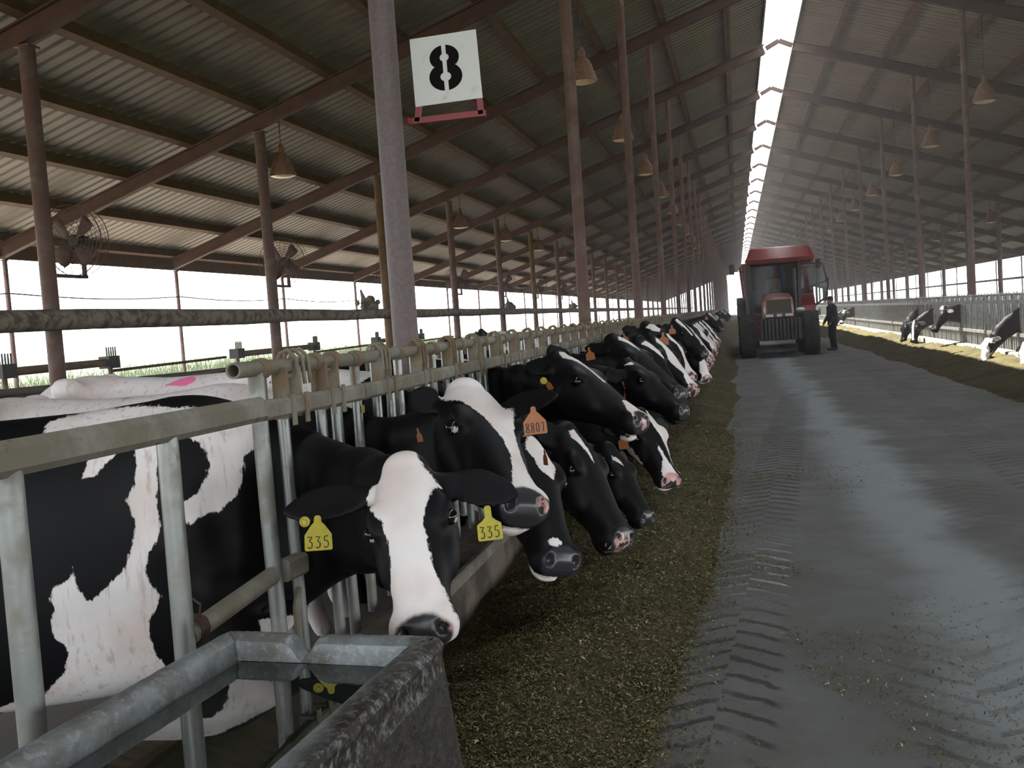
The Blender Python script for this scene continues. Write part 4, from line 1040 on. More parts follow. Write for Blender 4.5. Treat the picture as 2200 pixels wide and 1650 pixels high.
# ------------------------------------------------------------------ the herd
def W(x, y, Y): return px(x, y, Y=Y)
def cow_at(label, Yf, poll, muz, face, ears=None, **kw):
    sp = dict(poll=W(*poll), muz=W(*muz), face=face, world=True)
    if ears: sp['ears'] = [W(*e) if e is not None else None for e in ears]
    ew_ = kw.pop('eyes_white', 0); sp.update(kw)
    return make_cow(label, (XF_L, Yf, 0), sp, 0.0, eyes_white=ew_)
BLAZE1 = [(-.085, -.06), (-.13, .02), (-.180, .058), (-.225, .124), (-.222, .207), (-.170, .306), (-.120, .388), (-.112, .52), (-.125, .67), (-.165, .727), (-.20, .81), (-.22, 1.06), (.22, 1.06), (.175, .93), (.135, .80), (.098, .686), (.084, .52), (.080, .413), (.124, .289), (.175, .182), (.11, .058), (.07, -.06)]
white1 = [
    # saddle patch with the hook-shaped spot, the band down the flank and the ragged belly patch
    [(100, 912), (135, 890), (290, 872), (420, 876), (560, 900), (552, 925), (548, 960), (525, 985), (520, 1040), (508, 1065), (480, 1090), (470, 1102), (452, 1098), (430, 1110), (408, 1130), (396, 1112), (378, 1112), (378, 1085), (400, 1075), (420, 1060), (440, 1030), (449, 1000), (445, 975), (430, 950), (400, 938), (365, 945), (345, 960), (340, 1000), (336, 1090), (345, 1130), (340, 1160), (320, 1190), (312, 1225), (322, 1255), (348, 1280), (336, 1310), (318, 1330), (320, 1365), (335, 1400), (360, 1440), (330, 1470), (200, 1540), (60, 1580), (-60, 1600), (-60, 1540), (60, 1500), (95, 1495), (140, 1440), (150, 1400), (120, 1370), (112, 1350), (118, 1310), (108, 1290), (115, 1265), (150, 1240), (155, 1218), (165, 1260), (185, 1292), (200, 1288), (240, 1250), (268, 1222), (285, 1170), (290, 1120), (272, 1075), (290, 1040), (293, 950), (270, 955), (240, 985), (215, 1010), (200, 1028), (175, 1030), (190, 990), (195, 960), (230, 940), (180, 950), (95, 935)],
]
c1, H1_, Mi1 = cow_at('cow with yellow 335 ear tags and broad white blaze, facing the camera over the trough', 3.86,
    (868, 1000, 3.25), (912, 1378, 2.86), (0.10, -0.86, 0.50), [(608, 1100, 3.22), (1114, 1064, 3.28)],
    blaze=[BLAZE1], side_px=white1 + [[(560, 1330), (640, 1318), (740, 1300), (800, 1285), (770, 1330), (700, 1420), (560, 1420)]], y_plane=-0.25, skew=0.42, press=(0.025, 0.15), drop=-0.30, fw=0.30, yf=0.03, xf=0.08, nr=0.9, zf=0.90, gap=0.14, res=(0.0075, 0.022), earn=(0, 0, -0.1), earw=0.07,
    spots=[(0.80, -0.30, -0.10, 0.06, 0.08, 0.12)], pink=[(0.93, 0.145, 0.02, 0.05), (0.95, -0.14, 0.02, 0.038)], mouth=0.010, eyes_white=1, fat=1.12)
def tag_px(t, Mi, top, bot, Y, mat, txt=None, wide=0.80, tilt=0.0, label=None, ln=0.26):
    a, b = Vector(W(*top, Y)), Vector(W(*bot, Y)); a, b = Mi @ a, Mi @ b
    down = (b - a); h = down.length; down.normalize()
    view = Vector((0, 0, CAM_H)) - (Mi.inverted() @ a); view = (Mi.to_3x3() @ view).normalized()
    right = (-down).cross(view).normalized()
    if tilt: right = Matrix.Rotation(tilt, 3, down) @ right
    return ear_tag(t, a, h, right, down, mat, txt, wide=wide, label=label, long_neck=ln)
tag_px(c1, Mi1, (682, 1113), (685, 1184), 3.13, M['yellow'], '335', 0.80, label='yellow ear tag reading 335', ln=0.12)
tag_px(c1, Mi1, (1047, 1092), (1055, 1162), 3.14, M['yellow'], '335', 0.74, label='yellow ear tag reading 335', ln=0.28)
round_stud(c1, Mi1 @ Vector(W(655, 1121, 3.13)), 0.018, (0.2, -0.95, 0.1), M['yellow'])
BLAZE2 = [(-.10, -.06), (-.17, .04), (-.15, .15), (-.09, .30), (-.03, .42), (.0, .52), (.01, .65), (-.02, .76), (-.05, .84), (-.06, .92), (.14, .93), (.09, .80), (.085, .66), (.10, .52), (.13, .38), (.165, .24), (.15, .14), (.09, .02), (.04, -.06)]
def mirror_blaze(b): return [(-x, y) for x, y in b]
c2, H2_, Mi2 = cow_at('black cow with wide white blaze and orange 8807 tag, looking past the 335 cow', 4.61,
    (1000, 842, 4.57), (1134, 1100, 3.98), (0.72, -0.68, 0.34), [(878, 846, 4.42), (1197, 850, 4.35)],
    blaze=[BLAZE2], body=(5, 0.10, 2.6), chalk=[[(W(x, y, 4.38)[0] - XF_L, W(x, y, 4.38)[2]) for x, y in q] for q in (((226, 866), (233, 866), (246, 842), (238, 842)), ((186, 862), (195, 860), (200, 850), (190, 852)))], top=[(1.30, -2.1, -0.45)], side_black=[[(-2.0, 1.18), (-2.05, 1.32), (-1.2, 1.34), (-0.5, 1.33), (-0.4, 1.18), (-1.2, 1.22)]],
    spots=[(0.93, 0, -0.17, 0.10, 0.12, 0.05)], pink=[(0.93, 0.13, 0.02, 0.06)], zf=0.97, res=(0.008, 0.03), eyes_white=1, mouth=0.010, skew=0.03)
tag_px(c2, Mi2, (1145, 878), (1152, 934), 4.02, M['orange'], '8807', 0.88, 0.15, label='orange ear tag reading 8807', ln=0.12)
tag_px(c2, Mi2, (897, 922), (904, 950), 4.36, M['orange'], None, 0.7, 1.0)
c3, H3_, Mi3 = cow_at('black cow chewing feed with a white forehead patch, head low beyond the 335 ear tag', 5.23,
    (1112, 935, 5.23), (1212, 1222, 4.72), (0.74, -0.62, 0.26), None, blaze=[[(-.02, .08), (-.06, .2), (.0, .36), (.09, .42), (.13, .30), (.12, .14), (.05, .06)]],
    spots=[(0.93, 0.0, -0.19, 0.14, 0.15, 0.09), (0.86, -.05, 0.06, 0.03, 0.05, 0.04)], body=(9, -1.9, 1.8), zf=1.02, res=(0.009, 0.034), mouth=0.03, hs=1.05, mark=[[(W(x, y, 4.98)[0] - XF_L, W(x, y, 4.98)[2]) for x, y in ((322, 833), (345, 832), (372, 834), (392, 823), (380, 812), (352, 818))]])
tag_px(c3, Mi3, (1170, 968), (1173, 1000), 4.9, M['orange'], None, 0.5, 1.0)
c5, H5_, Mi5 = cow_at('black cow with a short white forehead stripe and pink nose, eating beside the chewing cow', 5.85,
    (1212, 926, 5.55), (1345, 1172, 5.25), (0.83, -0.34, 0.42), [(1165, 905, 5.45), None], blaze=[[(-.06, .05), (-.08, .12), (-.03, .26), (.0, .36), (.015, .28), (-.0, .12), (.0, .05)]],
    spots=[(0.96, 0, -0.04, 0.06, 0.14, 0.09), (0.72, -0.13, -0.24, 0.14, 0.06, 0.035)], pink=[(0.97, 0, -0.02, 0.09)], body=(14, 0.6, 2.2), zf=0.98, res=(0.009, 0.04), mouth=0.012)
c6, H6_, Mi6 = cow_at('all-black cow with its head down in the feed and a thin yellow ear tag', 6.47,
    (1302, 962, 6.48), (1396, 1122, 6.25), (0.80, -0.42, 0.40), None, body=(21, 0.7, 2.2), zf=0.90, gap=0.11, res=(0.011, 0.045), blaze=[[(-.10, .16), (-.12, .22), (-.02, .34), (-.04, .24)]])
tag_px(c6, Mi6, (1296, 985), (1298, 1022), 6.3, M['yellow'], None, 0.35, 0.9)
c4, H4_, Mi4 = cow_at('black cow in profile with raised head, one upright ear, thin white line down its face', 7.09,
    (1196, 772, 6.38), (1386, 912, 6.1), (0.57, -0.14, 0.80), [(1130, 782, 6.32), (1182, 742, 6.62)],
    blaze=[[(-.05, .02), (-.09, .10), (-.02, .24), (-.01, .5), (.03, .5), (.02, .2), (.05, .10), (.04, .02)], [(-.04, .74), (-.10, .85), (-.13, .93), (.13, .93), (.05, .80), (.02, .74)]], spots=[(0.93, 0, -0.17, 0.06, 0.10, 0.05)],
    body=(26, 0.5, 2.4), zf=1.10, gap=0.11, res=(0.009, 0.04), earw=0.085, pink=[(1.0, 0, 0, 0.06)])
tag_px(c4, Mi4, (1172, 815), (1185, 838), 6.2, M['orange'], None, 0.6, 0.8); round_stud(c4, Mi4 @ Vector(W(1168, 818, 6.19)), 0.022, (0.2, -0.95, 0.1), M['yellow'])
c7, H7_, Mi7 = cow_at('black cow with white nose, jaw edge and cheek, half hidden by the raised head', 7.71,
    (1372, 888, 7.75), (1446, 1040, 7.4), (0.62, -0.68, 0.36), None, blaze=[[(.06, .02), (.02, .2), (.08, .42), (.10, .62), (.11, .9), (.24, .9), (.26, .5), (.22, .2), (.15, .02)], [(-.03, .48), (-.03, .7), (-.12, .88), (-.1, 1.02), (.12, 1.02), (.06, .84), (.02, .66)]],
    spots=[(0.55, -0.20, -0.18, 0.30, 0.05, 0.08), (0.93, 0, -0.12, 0.10, 0.14, 0.10)], pink=[(0.98, 0, 0, 0.2)], body=(31, 0.3, 2.4), zf=0.98, res=(0.010, 0.045))
tag_px(c7, Mi7, (1338, 930), (1345, 965), 7.6, M['orange'], None, 0.8, 0.3)
c8, H8_, Mi8 = cow_at('black cow in profile with a tiny white star and an edge-on orange ear tag', 8.33,
    (1345, 782, 8.3), (1476, 888, 8.05), (0.58, -0.16, 0.80), None, blaze=[[(-.13, .06), (-.10, .13), (-.06, .12), (-.05, .07)]], body=(37, 0.5, 2.2), zf=1.01, res=(0.010, 0.045))
tag_px(c8, Mi8, (1338, 822), (1342, 858), 8.15, M['orange'], None, 0.2, 0.9)
c9, H9_, Mi9 = cow_at('black cow with orange ear tag and short forehead streak, just past the tiny-starred cow', 9.57,
    (1316, 732, 9.35), (1470, 852, 9.0), (0.56, -0.2, 0.80), [(1256, 746, 9.3), None], blaze=[[(-.02, .04), (-.08, .10), (-.05, .20), (.0, .36), (.02, .2), (.04, .06)]], body=(41, 0.5, 2.2), zf=1.01, res=(0.012, 0.05))
tag_px(c9, Mi9, (1265, 748), (1270, 774), 9.15, M['orange'], None, 0.75, 0.3)
c10, H10_, Mi10 = cow_at('black cow with a white diamond on its forehead, behind the long-blazed cow', 10.19,
    (1370, 732, 10.0), (1462, 855, 9.7), (0.66, -0.55, 0.5), None, blaze=[[(-.09, .12), (.02, .08), (.12, .22), (.12, .42), (.02, .28)]], body=(45, 0.4, 2.2), zf=1.0, res=(0.012, 0.05))
c11, H11_, Mi11 = cow_at('black cow with a long white blaze that widens midway to a white nose', 10.81,
    (1402, 734, 10.65), (1494, 842, 10.3), (0.60, -0.30, 0.72), None, blaze=[[(-.03, .02), (-.07, .10), (-.06, .25), (-.12, .42), (-.10, .55), (-.04, .7), (-.10, .86), (-.12, 1.0), (.12, 1.0), (.06, .8), (.05, .6), (.06, .4), (.03, .2), (.03, .02)]], pink=[(1.0, 0, 0, 0.15)], body=(49, 0.5, 2.2), zf=1.0, res=(0.012, 0.05))
c12, H12_, Mi12 = cow_at('black cow with a curved white blaze and a broad orange tag over its eye', 11.43,
    (1428, 724, 11.4), (1488, 815, 11.05), (0.62, -0.55, 0.55), [(1420, 716, 11.2), None], blaze=[[(-.03, .0), (-.03, .18), (.05, .3), (.03, .5), (-.02, .7), (-.10, .86), (-.12, 1.0), (.12, 1.0), (.08, .8), (.07, .62), (.12, .42), (.11, .26), (.05, .12), (.02, .0)]], pink=[(1.0, 0, 0, 0.15)], body=(53, 0.5, 2.2), zf=1.0, res=(0.012, 0.05))
tag_px(c12, Mi12, (1424, 716), (1426, 742), 10.9, M['orange'], None, 0.85, 0.1)
c13, H13_, Mi13 = cow_at('black cow holding its head high with a square white forehead spot', 12.05,
    (1386, 698, 12.3), (1458, 775, 12.0), (0.50, -0.70, 0.6), [(1336, 706, 12.2), None], blaze=[[(-.10, .12), (-.06, .25), (.05, .34), (.14, .24), (.12, .12), (.02, .08)]], body=(57, 0.5, 2.2), zf=1.1, res=(0.013, 0.05))
tag_px(c13, Mi13, (1340, 718), (1345, 735), 12.0, M['orange'], None, 0.8, 0.2)
c14, H14_, Mi14 = cow_at('black cow with twin white lines down its face, far along the fence', 13.29,
    (1452, 690, 13.2), (1518, 765, 12.95), (0.56, -0.25, 0.78), None, blaze=[[(-.10, .02), (-.12, .2), (-.06, .5), (-.02, .5), (-.05, .2), (-.04, .02)], [(.05, .02), (.06, .25), (.1, .55), (.14, .55), (.11, .2)]], body=(61, 0.5, 2.2), zf=1.05, res=(0.013, 0.05))
tag_px(c14, Mi14, (1443, 700), (1445, 718), 12.9, M['orange'], None, 0.8, 0.1)
c15, H15_, Mi15 = cow_at('black cow with white lower face and pink nose reaching down, far along the fence', 13.91,
    (1488, 735, 13.9), (1520, 818, 13.6), (0.62, -0.55, 0.5), None, blaze=[[(-.05, .3), (-.10, .6), (-.16, 1.02), (.16, 1.02), (.1, .6), (.04, .3)]], spots=[(0.92, 0, -0.12, 0.12, 0.14, 0.10)], pink=[(1.0, 0, 0, 0.2)], body=(65, 0.4, 2.2), zf=0.98, res=(0.013, 0.05))
protos_l = [c11, c7, c12, c8, c15, c2, c14, c5, c10, c3]
rr = random.Random(5); Yc = 14.53; n = 0
while Yc < 66:
    src = protos_l[(n * 3 + n // 4) % len(protos_l)]
    copy_tree(src, (XF_L + rr.uniform(-0.04, 0.03), Yc, 0), rr.uniform(-0.05, 0.05), 'small black and white cow far along the herd headlocks', 'far cows at the herd headlocks')
    Yc += 0.62 * 2
    while any(abs(Yc - b) < 0.42 for b in BENTS): Yc += 0.62; n += 1
for i, (x, y, rz, src) in enumerate(((-5.2, 20.5, 1.5, c13), (-6.0, 27.5, 1.2, c10), (-5.6, 35.0, 1.7, c8))):
    copy_tree(src, (x, y, 0.0), rz, ['lone dark cow standing on the stall side behind the herd fence', 'second dark cow standing loose behind the herd fence', 'third dark cow standing loose, far behind the herd fence'][i], 'loose cows behind the herd fence')
# ------------------------------------------------------------------ cows across the lane, heads lit from the ridge
def cow_r(label, Yf, poll, muz, face, ears=None, **kw):
    sp = dict(poll=px(poll[0], poll[1], X=poll[2] + 0.12), muz=None, face=face, world=True)
    sp['muz'] = px(muz[0], muz[1], Y=sp['poll'][1] - 0.14)
    Yf = 0.78 + 0.62 * (round((sp['poll'][1] - 0.78) / 0.62) + Yf)
    sp.update(yf=-0.012, press=(-0.015, 0.102))
    if ears: sp['ears'] = [px(e[0], e[1], X=e[2]) if e is not None else None for e in ears]
    sp.update(kw)
    return make_cow(label, (XF_R, Yf, 0), sp, PI, 'cows at the sunlit headlocks')[0]
d1 = cow_r('white-faced cow with head straight down in the sunlit feed, alone near the picture edge', 0, (2125, 722, 4.87), (2108, 782, 4.65), (-0.85, -0.30, 0.3), None, blaze=[[(-.2, .1), (-.2, 1.0), (.2, 1.0), (.2, .1)]], body=(71, 0.6, 2.2), zf=0.95, res=(0.013, 0.05))
d2 = cow_r('black cow holding its head up with ears spread above the sunlit feed', 1, (2028, 660, 5.00), (2003, 712, 4.60), (-0.8, -0.45, 0.45), None, body=(75, 0.6, 2.2), zf=1.15, res=(0.013, 0.05), blaze=[[(-.04, .0), (-.1, .12), (.1, .12), (.04, .0)]])
d3 = cow_r('black cow with a narrow white blaze, one of two heads together in the sunlit feed', 0, (1966, 690, 4.97), (1962, 737, 4.70), (-0.7, -0.66, 0.3), None, body=(79, 0.5, 2.2), zf=0.95, res=(0.013, 0.05), blaze=[[(-.05, .0), (-.07, .3), (-.04, .9), (.05, .9), (.04, .3), (.03, .0)]])
d4 = cow_r('all-black cow, further of two heads together in the sunlit feed', 1, (1945, 692, 4.97), (1938, 735, 4.70), (-0.86, -0.4, 0.3), None, body=(83, 0.5, 2.2), zf=0.95, res=(0.013, 0.05))
d5 = cow_r('black and white cow cut off by the picture edge, head low over sunlit feed', 0, (2203, 738, 5.00), (2198, 800, 4.65), (-0.8, -0.5, 0.3), None, body=(87, 0.2, 2.2), zf=0.95, res=(0.013, 0.05), blaze=[[(-.1, -.05), (-.15, .3), (-.1, .9), (.1, .9), (.15, .3), (.1, -.05)]])
d6 = cow_r('black cow with white poll and white nose, head down behind the dark-clothed person', 0, (1814, 668, 5.00), (1806, 696, 4.65), (-0.7, -0.55, 0.4), None, body=(91, 0.3, 2.2), zf=1.0, res=(0.016, 0.06), blaze=[[(-.1, -.05), (-.12, .2), (.12, .2), (.1, -.05)], [(-.15, .75), (-.15, 1), (.15, 1), (.15, .75)]])
copy_tree(d3, (XF_R, 55.96, 0), PI, 'cow eating close behind the white-polled cow near the person', 'cows at the sunlit headlocks')
copy_tree(d1, (XF_R, 72.7, 0), PI, 'far cow feeding at the sunlit headlocks beyond the tractor', 'cows at the sunlit headlocks')
rr = random.Random(9)
lying = [d2, d3, d4, d6, d1, d5]; Yc = 16.0; n = 0
while Yc < 95:
    copy_tree(lying[n % 6], (XF_R + (3.9 if n % 2 else 6.5) + rr.uniform(-0.2, 0.2), Yc, 0.0), PI / 2 + (0 if n % 2 else PI) + rr.uniform(-0.1, 0.1), 'dark cow standing loose behind the sunlit headlocks, only its back showing', 'loose cows behind the sunlit headlocks')
    Yc += rr.uniform(2.2, 2.6); n += 1
# ------------------------------------------------------------------ feed along both curbs
def feed_mat():
    t = NT('silage'); v = t.world()
    n1 = t.noise(95, 4, 0.75, vec=v); n2 = t.noise(34, 4, 0.7, vec=v); n3 = t.noise(1.6, 5, 0.6, vec=v)
    col = t.mix(t.ramp(n1, 0.40, 0.60), (0.046, 0.041, 0.019), (0.152, 0.130, 0.052))
    col = t.mix(t.ramp(n2, 0.52, 0.66), col, (0.15, 0.11, 0.042))
    col = t.mix(t.m('MULTIPLY', t.ramp(t.noise(70, 3, 0.7, vec=v), 0.64, 0.70), 0.8), col, (0.40, 0.33, 0.13))
    col = t.mix(t.m('MULTIPLY', t.ramp(n3, 0.42, 0.62), 0.5), col, (0.030, 0.030, 0.014))
    t.bump(t.m('ADD', n1, n2), 1.0, 0.03)
    return t.out(col, 0.8, 0.0, 0.2)
M['feed'] = feed_mat()
def vnoise(x, y, seed, f, octs=4):
    r = np.random.default_rng(seed); out = 0
    for o in range(octs):
        for _ in range(4):
            a = r.uniform(0, 6.28); k = f * 2.1 ** o * r.uniform(0.7, 1.3)
            out = out + np.sin(x * k * np.cos(a) + y * k * np.sin(a) + r.uniform(0, 6.28)) * 0.5 ** o / 2.4
    return out
def feed_h(X, Y, side):
    if side == 0:
        inner, outer = -1.46, -0.36 + 0.24 * np.clip((Y - 4) / 3, 0, 1) + 0.004 * np.clip(Y - 7, 0, 99) + 0.06 * vnoise(Y, Y * 0, 3, 1.1, 3)
        peak = 0.16 + 0.05 * vnoise(Y, Y * 0, 8, 0.8, 3)
        s = np.clip((X - inner) / np.maximum(outer - inner, 0.1), 0, 1.3)
    else:
        inner, outer = 5.28, 3.75 + 0.16 * vnoise(Y, Y * 0, 4, 0.5, 3)
        peak = 0.29 + 0.04 * vnoise(Y, Y * 0, 9, 0.7, 3)
        s = np.clip((inner - X) / np.maximum(inner - outer, 0.1), 0, 1.3)
    c_ = 0.38 if side == 0 else 0.10
    prof = np.where(s < c_, 0.55 + 0.45 * np.sin(PI / 2 * np.clip(s / c_, 0, 1)), np.cos(PI / 2 * np.clip((s - c_) / (1 - c_), 0, 1.2)))
    if side == 1: prof = np.clip(1.02 - s, -0.2, 1)
    h = peak * prof + 0.028 * vnoise(X, Y, 5, 6, 4) * np.clip(1.1 - s, 0, 1) - 0.012
    if side == 0:
        h = h * np.clip((Y - 1.2) / 1.5, 0.25, 1); h = np.where((Y < 2.78) & (X < -0.78 + 0.02 * vnoise(Y, X, 12, 9, 2)), -0.3, h)
    return h
def feed_sheet(name, side, ya, yb_, label):
    ys = [ya]; 
    while ys[-1] < yb_: ys.append(ys[-1] + max(0.028, ys[-1] * 0.006 if side == 0 else 0.09 if ys[-1] < 45 else 0.3))
    ys = np.array(ys); xs = np.linspace(-1.5, 0.45, 66) if side == 0 else np.linspace(3.3, 5.31, 66)
    X, Y = np.meshgrid(xs, ys, indexing='xy')
    Z = feed_h(X, Y, side)
    Z += RNG.normal(0, 0.006, Z.shape) * (Z > 0)
    nx, ny = len(xs), len(ys)
    I = np.arange(nx * ny).reshape(ny, nx)
    Q = np.stack([I[:-1, :-1], I[:-1, 1:], I[1:, 1:], I[1:, :-1]], -1).reshape(-1, 4)
    z4 = Z.ravel()[Q]; Q = Q[(z4.max(1) > -0.004)]
    P = np.c_[X.ravel(), Y.ravel(), Z.ravel()]
    o = np_mesh(name, P, Q, M['feed'])
    return tag(o, label, 'feed', kind='stuff')
feed_sheet('silage_feed', 0, 1.6, 120, 'long heap of chopped green-brown silage under the herd headlocks')
feed_sheet('silage_feed', 1, 12.0, 150, 'heap of silage along the sunlit curb across the lane')
def chips(name, n, pos, label, long_=(0.012, 0.05)):
    """loose chopped stems: each a thin bent strip with its own colour"""
    X, Y, Zb = pos
    L = RNG.uniform(long_[0], long_[1], n) * (0.7 + 0.06 * np.minimum(Y, 12)); wd = RNG.uniform(0.0009, 0.0026, n) * (0.8 + 0.10 * np.minimum(Y, 12))
    a = RNG.uniform(0, 2 * PI, n); tl = RNG.normal(0.15, 0.35, n)
    d = np.c_[np.cos(a) * np.cos(tl), np.sin(a) * np.cos(tl), np.sin(tl)]; s = np.c_[-np.sin(a), np.cos(a), RNG.normal(0, 0.3, n)]
    c = np.c_[X, Y, Zb + 0.004 + RNG.uniform(0, 0.008, n)]
    P = np.stack([c - d * L[:, None] / 2 - s * wd[:, None], c - d * L[:, None] / 2 + s * wd[:, None], c + s * wd[:, None] + np.c_[L * 0, L * 0, L * 0.12], c - s * wd[:, None] + np.c_[L * 0, L * 0, L * 0.12],
                  c + d * L[:, None] / 2 + s * wd[:, None], c + d * L[:, None] / 2 - s * wd[:, None]], 1)
    i = np.arange(n)[:, None] * 6
    Q = np.concatenate([i + np.array([[0, 1, 2, 3]]), i + np.array([[3, 2, 4, 5]])])
    o = np_mesh(name, P.reshape(-1, 3), Q, M['chip'], None, {'hue': np.repeat(RNG.uniform(0, 1, n), 6)})
    o.data.polygons.foreach_set('use_smooth', [False] * len(o.data.polygons))
    return tag(o, label, 'feed', kind='stuff')
def chip_mat():
    t = NT('silage_chip'); h = t.attr('hue')
    nd = t.n('ShaderNodeValToRGB'); t.set(nd.inputs[0], h); cr = nd.color_ramp; cr.interpolation = 'CONSTANT'
    cols = [(0.0, (0.045, 0.042, 0.016)), (0.30, (0.085, 0.090, 0.030)), (0.52, (0.115, 0.088, 0.042)), (0.72, (0.155, 0.148, 0.055)), (0.88, (0.24, 0.20, 0.08)), (0.975, (0.42, 0.36, 0.18))]
    cr.elements[0].position = 0; cr.elements[0].color = (*cols[0][1], 1); cr.elements[1].position = cols[1][0]; cr.elements[1].color = (*cols[1][1], 1)
    for p, c in cols[2:]: e = cr.elements.new(p); e.color = (*c, 1)
    return t.out(nd.outputs[0], 0.7, 0.0, 0.3)
M['chip'] = chip_mat()
def scatter_y(n, a, b): # density falling with distance
    u = RNG.uniform(0, 1, n); return 1 / (1 / a + u * (1 / b - 1 / a))
n = 100000; Y = scatter_y(n, 2.2, 22); X = RNG.uniform(-1.46, 0.15, n)
keep = feed_h(X, Y, 0) > -0.006; X, Y = X[keep], Y[keep]
chips('silage_chips', len(X), (X, Y, np.maximum(feed_h(X, Y, 0), 0.0)), 'loose chopped stems and leaf on the near silage heap', (0.005, 0.024))
ne = 9000; Ye = scatter_y(ne, 2.4, 18); Xe = -0.42 + 0.24 * np.clip((Ye - 4) / 3, 0, 1) + 0.004 * np.clip(Ye - 7, 0, 99) + RNG.exponential(0.09, ne)
chips('strewn_chips', ne, (Xe, Ye, np.zeros(ne)), 'silage bits strewn beyond the edge of the near heap', (0.005, 0.022))
n = 24000; Y = scatter_y(n, 2.4, 14); X = RNG.normal(0.0, 0.55, n) + 0.1
m_ = (vnoise(X, Y, 21, 2.2, 4) + 0.45 * np.exp(-((X - 0.35) / 0.35) ** 2) * (Y < 5.2) > 0.42) & (X > -0.6) & (X < 2.2); X, Y = X[m_], Y[m_]
chips('spilled_chips', len(X), (X, Y, np.zeros(len(X))), 'spilled silage bits scattered on the lane floor', (0.005, 0.022))
# ------------------------------------------------------------------ tractor, seen from the front, feed wagon hitched behind
TX0, TY0 = 1.26, 32.2
tr_ = thing('tractor', 'red tractor with open cab door parked facing the camera in the lane', 'tractor', (TX0, TY0, 0))
def wheel(x, y, r, wd, name='tyre'):
    b = MB(); h = wd / 2
    b.lathe([(r * 0.55, -h * 0.8), (r * 0.75, -h), (r * 0.93, -h * 0.95), (r * 0.985, -h * 0.75), (r * 0.985, h * 0.75), (r * 0.93, h * 0.95), (r * 0.75, h), (r * 0.55, h * 0.8)], (0, 0, 0), 40, 'X', False)
    nl = 20
    for k in range(nl):
        for sg in (-1, 1):
            a0 = 2 * PI * (k + (0.25 if sg > 0 else 0)) / nl; a1 = a0 + 0.24
            p0 = Vector((0, r * 0.985 * math.cos(a0), r * 0.985 * math.sin(a0))); p1 = Vector((sg * h * 0.93, r * 0.965 * math.cos(a1), r * 0.965 * math.sin(a1)))
            b.bar(p0, p1, r * 0.05, r * 0.07, up=(0, math.cos(a0), math.sin(a0)))
    b.v = [(p[0] + x, p[1] + y, p[2] + r) for p in b.v]
    o = b.build(name, M['rubber'], tr_)
    rb = MB().lathe([(0.0, -h * 0.35), (r * 0.16, -h * 0.4), (r * 0.2, -h * 0.2), (r * 0.48, -h * 0.45), (r * 0.57, -h * 0.8), (r * 0.57, h * 0.8), (r * 0.48, h * 0.45), (r * 0.2, h * 0.2), (r * 0.16, h * 0.4), (0.0, h * 0.35)], (x, y, r), 28, 'X', False)
    rb.build('wheel_rim', M['dark'], o)
for s in (-1, 1):
    wheel(s * 0.96, 0.65, 0.68, 0.46); wheel(s * 0.98, 3.25, 0.90, 0.54)
def hood():
    b = MB(); secs = []
    for y, hw, zt, zb in ((-0.02, 0.40, 1.74, 1.34), (0.03, 0.43, 1.83, 1.22), (0.5, 0.45, 1.90, 1.15), (1.3, 0.47, 1.97, 1.15), (2.1, 0.48, 2.0, 1.15)):
        secs.append([(-hw, y, zb), (-hw, y, zt - 0.16), (-hw * 0.82, y, zt - 0.03), (-hw * 0.4, y, zt), (hw * 0.4, y, zt), (hw * 0.82, y, zt - 0.03), (hw, y, zt - 0.16), (hw, y, zb)])
    n = 8; b.add([p for s in secs for p in s], [(i * n + k, i * n + (k + 1) % n, (i + 1) * n + (k + 1) % n, (i + 1) * n + k) for i in range(4) for k in range(n)] + [tuple(range(n - 1, -1, -1))])
    return b.build('hood', M['redhood'], tr_)
M['redhood'] = plain('faded_red_hood', (0.34, 0.10, 0.09), (0.42, 0.20, 0.17), 0.3, scale=3)
hood()
gb = MB().box((0, -0.035, 1.57), (0.72, 0.03, 0.40))
for k in range(11): gb.box((0, -0.055, 1.40 + 0.034 * k), (0.70, 0.012, 0.010))
gb.build('grille', plain('grille_mesh', (0.06, 0.05, 0.03), (0.10, 0.085, 0.05), 0.7, scale=30), tr_, smooth=False)
lb = MB().box((0, -0.04, 1.285), (0.80, 0.04, 0.10)).build('lamp_bar', M['dark'], tr_, smooth=False)
for x in (-0.29, 0.0, 0.29):
    hb = MB().box((x, -0.065, 1.285), (0.22 if x else 0.15, 0.02, 0.075)); hb.build('headlamp', plain('headlamp_glass', (0.75, 0.74, 0.68), (0.5, 0.5, 0.46), 0.15, scale=60), lb, smooth=False)
MB().box((0, 1.0, 0.88), (0.56, 2.2, 0.55)).box((0, 2.6, 0.9), (0.7, 1.9, 0.5)).build('engine_block', M['dark'], tr_, smooth=False)
MB().bar((-0.85, 0.65, 0.62), (0.85, 0.65, 0.62), 0.22, 0.22).build('front_axle', M['dark'], tr_)
wb = MB()
for k in range(11): wb.box((-0.55 + 0.11 * k, -0.42, 0.86), (0.095, 0.50, 0.66))
wb.box((0, -0.2, 0.98), (1.2, 0.2, 0.18)); wb.build('front_weights', M['dark'], tr_, bevel=0.02)
MB().tube([(0.60, 1.85, 1.3), (0.60, 1.85, 2.5), (0.60, 1.80, 2.75)], 0.055, 12).build('exhaust_pipe', M['dark'], tr_)
